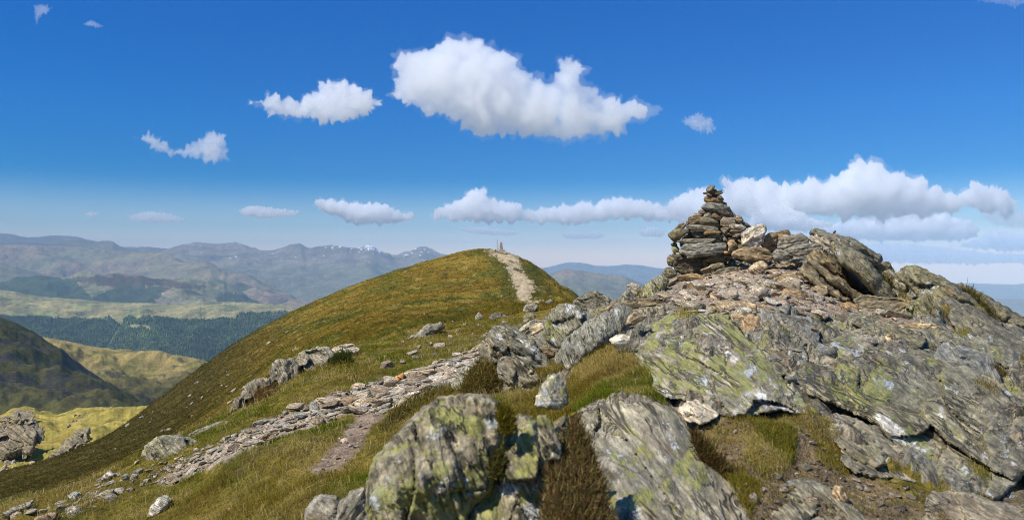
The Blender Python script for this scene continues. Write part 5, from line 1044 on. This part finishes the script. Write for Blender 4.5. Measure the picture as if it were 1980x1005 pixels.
def moss_material():
    t = NT('moss_cushion'); pos = t.n('NewGeometry').outputs['Position']; a = t.attr('gcol'); n1 = t.noise(pos, 30, 6, .7); n2 = t.noise(pos, 120, 4, .7)
    c = t.mix(1.0, a.outputs['Color'], t.mix(t.step(n1, .3, .7), rgb(.45, .45, .45), rgb(1.6, 1.5, 1.4)), 'MULTIPLY')
    t.bsdf(c, .95, .1, t.math('ADD', n1, t.math('MULTIPLY', n2, .5)), 1.0, .02); return t.m
MOSS = moss_material()
def moss(label, poly, d, col, seed=1, tips=None, ln=.035, n=2500, lean=.6, thick=.8):
    """a cushion of moss or heath: a lumpy body and its own leafy tips"""
    me, o = rock_mesh('moss_clump', poly, d=d, tint=col, lich=0, lean=lean, rough=.6, layer=.0, res=3.0, edge=.5, facets=0, thick=thick, mat=MOSS, jag=1.6)
    c = np.tile(list(col) + [1.0], (len(me.vertices), 1)); at = me.attributes.new('gcol', 'FLOAT_COLOR', 'POINT'); at.data.foreach_set('color', c.astype(np.float32).ravel())
    ob = tag(link('moss_clump', me, None, o), label, 'moss')
    V = np.empty(len(me.vertices) * 3, np.float32); me.vertices.foreach_get('co', V); V = V.reshape(-1, 3); N = np.empty_like(V); me.vertices.foreach_get('normal', N.ravel()); 
    N = np.array([v.normal[:] for v in me.vertices]); front = np.nonzero(N[:, 1] < .2)[0]; rs = np.random.RandomState(seed); j = rs.choice(front, n); b = V[j] + rs.normal(size=(n, 3)) * .006 * d / 3
    dr = N[j] * .6 + [0, 0, .7] + rs.normal(size=(n, 3)) * .5; L = ln * rs.uniform(.5, 1.4, (n, 1)); w = np.cross(dr, rs.normal(size=(n, 3))); w /= np.linalg.norm(w, axis=1)[:, None]; w *= max(.0025, .0006 * d)
    W = np.stack([b - w, b + w, b + dr * L], 1).reshape(-1, 3); tc = np.array(tips or [col]); cc = tc[rs.randint(len(tc), size=n)] * rs.uniform(.7, 1.4, (n, 1))
    link('leafy_tips', mesh('leafy_tips', W, np.arange(n)[:, None] * 3 + [0, 1, 2], BLADE, False, {'gcol': ('FLOAT_COLOR', np.concatenate([np.repeat(cc, 3, 0), np.ones((n * 3, 1))], 1))}), ob)
    return ob
moss('dark brown heath filling the hollow left of the long ribbed slab', [(1050,1060),(1058,940),(1062,890),(1085,870),(1100,830),(1112,800),(1142,862),(1166,935),(1192,1060)], 2.72, (.12,.095,.035), 1, [(.22,.17,.05), (.12,.10,.03), (.30,.23,.09), (.2,.09,.04)], .02, 7000, .9, .5)
moss('bright yellow brown moss cushion at the right shoulder of the lichen boulder', [(962,800),(972,780),(990,800),(994,825),(984,842),(970,838)], 3.0, (.13,.10,.012), 2, [(.20,.155,.02), (.13,.11,.015)], .012, 1500)
moss('small green moss patch low between the boulder and the tan upright slab', [(955,880),(972,870),(974,900),(960,925),(948,918)], 2.95, (.055,.05,.012), 3, [(.1,.09,.02)], .012, 700)
moss('shaggy brown heath tuft between the stone path and the foreground boulder', [(742,830),(760,795),(800,776),(850,752),(880,748),(872,762),(820,790),(790,812),(765,845),(748,850)], 8.6, (.12,.10,.025), 4, [(.26,.20,.06), (.16,.14,.03), (.36,.28,.10)], .032, 9000, .8)
moss('brown mossy mound against the left foot of the split crag', [(890,760),(905,728),(925,706),(945,702),(960,725),(962,752),(940,768),(905,770)], 8.1, (.12,.085,.025), 5, [(.26,.18,.05), (.17,.14,.03)], .025, 5000, .7)
moss('rust brown dead bracken in the hollow beside the tall buttress', [(490,775),(495,752),(512,746),(536,762),(546,780),(530,795),(505,806),(492,795)], 13.2, (.2,.13,.045), 6, [(.40,.25,.09), (.28,.19,.06)], .09, 4000, .6)
moss('bright green bilberry clump at the right of the main crag', [(644,704),(655,692),(672,690),(676,702),(660,712),(646,714)], 14.2, (.05,.065,.012), 7, [(.08,.11,.02), (.12,.12,.03)], .07, 2600)
moss('yellow grass and moss strip below the grey skyline slab', [(1706,538),(1716,536),(1732,556),(1760,578),(1770,592),(1745,590),(1722,566)], 12.9, (.09,.075,.018), 8, [(.16,.14,.03), (.10,.10,.02)], .07, 1500)
moss('brown heath in the crack between the big green slab and the rearmost slab', [(1862,566),(1876,570),(1902,596),(1922,618),(1904,614),(1884,592)], 12.0, (.07,.06,.02), 9, [(.12,.10,.03)], .07, 1200)
moss('dark moss under the wrinkled schist knob at the right', [(1905,712),(1930,715),(1950,740),(1990,760),(1990,800),(1945,776),(1915,740)], 7.3, (.065,.05,.02), 10, [(.13,.09,.03), (.09,.07,.02)], .04, 2500, .8)
moss('moss and dry grass at the foot of the broad lichen slab', [(1440,808),(1500,792),(1590,800),(1560,815),(1480,822),(1430,830)], 5.1, (.085,.055,.022), 11, [(.17,.11,.04), (.22,.16,.06), (.08,.07,.02)], .05, 3500, .9)
moss('reddish heath strip along the right edge of the long ribbed slab', [(1335,836),(1352,845),(1400,900),(1440,945),(1470,1010),(1440,1000),(1392,925),(1350,880)], 3.55, (.075,.05,.02), 12, [(.15,.10,.03), (.12,.05,.025), (.10,.10,.02)], .03, 3000, .9)

# ================================================================ clouds: solid masses of mist, each with its own outline, distance and depth
def cloud_material(name, dens, size=0.0, lo=.36, hi=.62):
    t = NT(name); v = t.n('VolumeScatter'); v.inputs['Color'].default_value = (.93, .965, 1, 1); v.inputs['Density'].default_value = dens; v.inputs['Anisotropy'].default_value = 0.2
    if size:                                                # denser and thinner billows
        n = t.noise(t.n('TexCoord').outputs['Object'], 4.5 / size, 5, .62, .3); t.put(v.inputs['Density'], t.math('MULTIPLY', t.step(n, lo, hi), dens))
    t.m.cycles.volume_step_rate = .35
    t.t.links.new(v.outputs[0], t.out.inputs['Volume']); return t.m
def cloud(label, poly, D, optical=9.0, thick=.55, res=None, fluff=1.0, seed=1.0):
    o = tag(cloud_mass('cloud', poly, D, optical, thick, res, fluff * 1.2, seed, -.018), label, 'cloud', 'fair weather cumulus clouds')
    v = cloud_mass('veil', poly, D, optical * .2, thick * 1.1, res, fluff * 1.15, seed + .2, .012)
    v.parent = o; v.location = v.location - o.location
def cloud_mass(name, poly, D, optical, thick, res, fluff, seed, grow):
    poly = np.array(poly, float); lo, hi = poly.min(0), poly.max(0); w, h = hi - lo
    if w / h > 2.6: poly[:, 1] = hi[1] - (hi[1] - poly[:, 1]) * (1.22 if h < 60 else 1.06); lo, hi = poly.min(0), poly.max(0); w, h = hi - lo
    size = min(w, h); m = D / F
    res = res or max(1.6, size / 60)
    B = chaikin(chaikin(poly)); B = resample(B, res)
    nrm = np.roll(B, -1, 0) - np.roll(B, 1, 0); nrm = np.stack([nrm[:, 1], -nrm[:, 0]], 1); nrm /= np.linalg.norm(nrm, axis=1)[:, None] + 1e-9
    nrm = sum(np.roll(nrm, i, 0) for i in range(-4, 5)); nrm /= np.linalg.norm(nrm, axis=1)[:, None] + 1e-9
    cen = (lo + hi) / 2
    if ((B - cen) * nrm).sum() < 0: nrm = -nrm
    k = 9.0 / size * (.6 if w / h > 2.6 else 1.0)
    bil = lambda P, z: (np.abs(pnoise(xyz(P[:, 0] * k * .7, P[:, 1] * k * .7, z))) * 1.0 + np.abs(pnoise(xyz(P[:, 0] * k * 1.7, P[:, 1] * k * 1.7, z + 3))) * .55 + np.abs(pnoise(xyz(P[:, 0] * k * 3.9, P[:, 1] * k * 3.9, z + 7))) * .26 + np.abs(pnoise(xyz(P[:, 0] * k * 8.5, P[:, 1] * k * 8.5, z + 9))) * .10)
    B = B + nrm * ((bil(B, seed) - .55) * (.20 if w / h > 2.6 else .15) * size * fluff + grow * size)[:, None]
    Q = np.stack(np.meshgrid(np.arange(lo[0] - 20, hi[0] + 20, res), np.arange(lo[1] - 20, hi[1] + 20, res)), -1).reshape(-1, 2) + grs.uniform(-.2, .2, (len(np.arange(lo[0] - 20, hi[0] + 20, res)) * len(np.arange(lo[1] - 20, hi[1] + 20, res)), 2)) * res
    Q = Q[inpoly(Q[:, 0], Q[:, 1], B)]; Q = Q[segdist(Q, B) > res * .5]; nb = len(B)
    r = geometry.delaunay_2d_cdt([Vector(p) for p in B] + [Vector(p) for p in Q], [(i, (i + 1) % nb) for i in range(nb)], [], 1, 1e-4)
    P = np.array([v[:] for v in r[0]]); T = np.array([f for f in r[2] if len(f) == 3]); dist = segdist(P, B); dist[dist < 1e-3] = 0
    q = np.clip(dist / (.5 * size), 0, 1); e = np.sqrt(np.clip(1 - (1 - q) ** 2, 0, 1)) * (dist > 0)
    H = size * m * thick
    lump = np.abs(pnoise(xyz(P[:, 0] * k * .3, P[:, 1] * k * .3, seed + 30)))
    of = H * e * (.35 + .85 * np.abs(pnoise(xyz(P[:, 0] * k * .7, P[:, 1] * k * .7, seed + 20))) + .45 * np.abs(pnoise(xyz(P[:, 0] * k * 1.8, P[:, 1] * k * 1.8, seed + 23))) + .8 * lump); ob = H * e * (.6 + .4 * bil(P, seed + 40))
    inn = np.nonzero(dist > 0)[0]; Vf = unproject(P[:, 0], P[:, 1], D - of); Vb = unproject(P[inn, 0], P[inn, 1], (D + ob)[inn]); mp = np.arange(len(P)); mp[inn] = len(P) + np.arange(len(inn))
    V = np.concatenate([Vf, Vb]); FA = np.concatenate([T, mp[T][:, ::-1]]); a, b, c = V[T[:, 0]], V[T[:, 1]], V[T[:, 2]]
    if np.median(np.cross(b - a, c - a)[:, 1]) > 0: FA = FA[:, ::-1]
    V, o = centred(V); mat = cloud_material('cloud_mist', optical * .48 / (2 * H), size * m, *((.30, .58) if name == 'cloud' else (.40, .64)))
    return link(name, mesh(name, V, FA, mat, True), None, o)
zc = lambda L: [(700 + x / 2.829, 40 + y / 2.829) for x, y in L]
cloud('largest white cumulus cloud, high in the middle of the sky', zc([(145,170),(210,135),(300,140),(400,110),(480,75),(540,58),(640,75),(730,120),(790,150),(860,190),(900,250),(960,265),(1010,310),(1020,280),(1060,235),(1060,185),(1130,165),(1200,210),(1240,260),(1215,320),(1300,350),(1340,400),(1410,390),(1450,430),(1530,440),(1650,475),(1610,530),(1480,570),(1440,620),(1320,650),(1180,680),(1050,685),(900,660),(720,640),(590,635),(540,590),(400,530),(300,500),(225,490),(240,450),(130,430),(150,330),(170,250)]), 9800, 14, .6, 3.0, .7, 1.0)
cloud('second largest cloud of the blue sky, just left of the biggest one', [(475,208),(500,195),(515,178),(545,188),(575,195),(600,180),(625,155),(660,152),(700,165),(720,180),(738,205),(725,225),(700,235),(660,240),(640,245),(600,238),(560,238),(525,228),(510,212)], 9500, 11, .7, 2.2, 1.0, 2.0)
cloud('two lobed cloud low at the left, above the far mountains', [(255,268),(290,258),(320,275),(345,290),(375,270),(410,255),(438,260),(445,290),(445,315),(420,318),(380,310),(330,305),(300,300),(280,280)], 12500, 5, .8, 1.8, 1.0, 3.0)
cloud('small lone cloud right of the biggest cloud', [(1310,235),(1335,220),(1350,213),(1365,225),(1378,218),(1385,250),(1375,260),(1345,258),(1325,245)], 9800, 3, .8, 1.5, 1.2, 4.0)
cloud('wispy scrap of cloud in the upper left corner', [(62,10),(80,3),(102,15),(95,28),(80,32),(75,48),(65,45)], 6500, 1.6, .8, 1.3, 1.4, 5.0)
cloud('tiny flat scrap of cloud near the upper left', [(155,50),(175,40),(205,52),(190,56)], 6500, 1.4, .8, 1.0, 1.3, 6.0)
cloud('flat cloud cut by the top right corner', [(1870,0),(1920,-20),(1985,-20),(1990,10),(1960,18),(1930,12),(1900,10)], 6800, 1.2, .8, 1.5, 1.3, 7.0)
cloud('large bank of cumulus behind the crag at the right, tallest of the skyline', [(1390,360),(1402,345),(1450,345),(1500,355),(1560,350),(1600,345),(1635,330),(1650,312),(1690,308),(1715,325),(1740,335),(1770,345),(1820,365),(1850,372),(1880,352),(1930,355),(1965,378),(1985,400),(1940,425),(1880,410),(1850,418),(1800,424),(1750,428),(1700,432),(1640,428),(1600,424),(1540,430),(1480,436),(1420,425),(1385,405)], 29000, 26, .7, 2.0, .8, 8.0)
cloud('cloud directly behind the top of the cairn', [(1278,398),(1300,378),(1330,366),(1350,358),(1392,362),(1425,380),(1440,420),(1500,440),(1400,446),(1320,440),(1285,420)], 33000, 20, .7, 1.8, .9, 9.0)
cloud('long row of puffy clouds right of the summit hill', [(830,415),(850,400),(890,385),(900,368),(940,366),(950,385),(990,388),(1020,405),(1060,400),(1100,395),(1130,385),(1150,395),(1190,380),(1240,385),(1290,395),(1330,410),(1330,430),(1250,430),(1180,425),(1120,440),(1060,435),(1000,430),(940,435),(880,430),(840,425)], 36000, 24, .8, 1.6, .8, 10.0)
cloud('flat based cloud above the snowy mountain', [(600,400),(620,390),(650,395),(690,398),(740,398),(770,410),(800,415),(810,425),(770,435),(720,437),(680,435),(650,425),(620,415)], 36000, 22, .8, 1.4, .9, 11.0)
cloud('lower long cloud at the right, below the large bank', [(1560,452),(1600,440),(1640,430),(1700,425),(1770,418),(1820,420),(1870,430),(1900,445),(1890,465),(1820,470),(1720,470),(1640,466)], 60000, 26, .8, 1.6, .8, 12.0)
cloud('hazy cloud low at the right edge of the picture', [(1830,480),(1880,468),(1920,450),(1960,455),(2010,465),(2010,490),(1930,488)], 66000, 18, .8, 1.6, .8, 13.0)
cloud('faint small cloud left of the cairn', [(1230,447),(1260,435),(1290,445),(1282,460),(1240,459)], 60000, 9, .8, 1.2, .9, 14.0)
cloud('thin streak of cloud right above the summit pillar', [(870,443),(930,440),(1000,447),(1010,456),(960,457),(910,453)], 60000, 7, .8, 1.2, .9, 15.0)
cloud('pale streak of cloud left of the cairn, near the horizon', [(1080,456),(1110,448),(1170,452),(1168,462),(1100,464)], 60000, 7, .8, 1.2, .9, 16.0)
cloud('faint flat cloud above the far mountains left of the snowy peak', [(455,410),(480,400),(530,405),(580,408),(575,420),(520,425),(470,420)], 48000, 9, .8, 1.3, .9, 17.0)
cloud('tiny pale puff low at the far left', [(162,414),(175,410),(190,412),(186,420),(168,420)], 50000, 4, .8, 1.0, .8, 18.0)
cloud('faint pinkish cloud low at the left horizon', [(240,420),(290,410),(350,420),(365,428),(330,433),(260,431)], 50000, 6, .8, 1.2, .9, 19.0)
cloud('row of bright puffs in front of the large bank, right of the cairn', [(1440,440),(1450,420),(1475,405),(1500,400),(1520,408),(1550,412),(1575,425),(1600,428),(1610,442),(1560,450),(1490,450)], 28000, 20, .8, 1.6, .9, 20.0)
cloud('low pale cloud between the cairn and the lower long cloud', [(1300,462),(1340,452),(1400,446),(1470,450),(1540,452),(1600,458),(1590,472),(1500,478),(1400,476),(1330,472)], 58000, 18, .8, 1.6, .9, 21.0)
cloud('ragged cloud at the right end of the large bank, at the picture edge', [(1890,418),(1910,400),(1940,392),(1975,402),(2010,410),(2010,440),(1970,445),(1925,440)], 31000, 5, .8, 1.6, 1.1, 22.0)
cloud('broad pale veil of cloud low at the right, over the hazy hills', [(1500,492),(1600,480),(1720,476),(1830,482),(1900,490),(2010,494),(2010,512),(1850,514),(1650,510),(1540,504)], 70000, 12, .8, 2.0, .8, 23.0)
# two clouds standing off to the left of the view; their shadows darken the crag hill and the wooded hill
def off_cloud(label, tx, ty, tz, rx, ry, H, seed):
    k = (H - tz) / SUN[2]; c = np.array([tx, ty, tz]) + SUN * k
    V, Fc = ICO[3]; V = V * [rx, ry, 170] ; V = V * (1 + .25 * fbm(V / 260 + seed, 4, .6))[:, None]; V[:, 2] = np.maximum(V[:, 2], -60)
    tag(link('cloud', mesh('cloud', V, Fc, cloud_material('cloud_mist', .0042), True), None, tuple(c)), label, 'cloud', 'fair weather cumulus clouds')
off_cloud('cloud off to the left whose shadow falls on the dark crag hill', -420, 900, -130, 330, 330, 1600, 1.0)
off_cloud('cloud off to the left whose shadow falls on the wooded hill', -4650, 7900, -250, 620, 700, 1600, 2.0)

# ================================================================ haze
t = NT('thin_haze'); v = t.n('VolumePrincipled'); v.inputs['Color'].default_value = (.57, .79, 1.0, 1); v.inputs['Density'].default_value = 6.6e-5; v.inputs['Anisotropy'].default_value = -.5
t.t.links.new(v.outputs[0], t.out.inputs['Volume'])
hx, hy0, hy1, hz0, hz1 = 26500, -4000, 23000, -780, 520
V = [(x, y, z) for z in (hz0, hz1) for x, y in ((-hx, hy0), (hx, hy0), (hx, hy1), (-hx, hy1))]
Q = [(0, 3, 2, 1), (4, 5, 6, 7), (0, 1, 5, 4), (1, 2, 6, 5), (2, 3, 7, 6), (3, 0, 4, 7)]
tag(link('haze', polymesh('haze', V, Q, t.m)), kind='stuff')
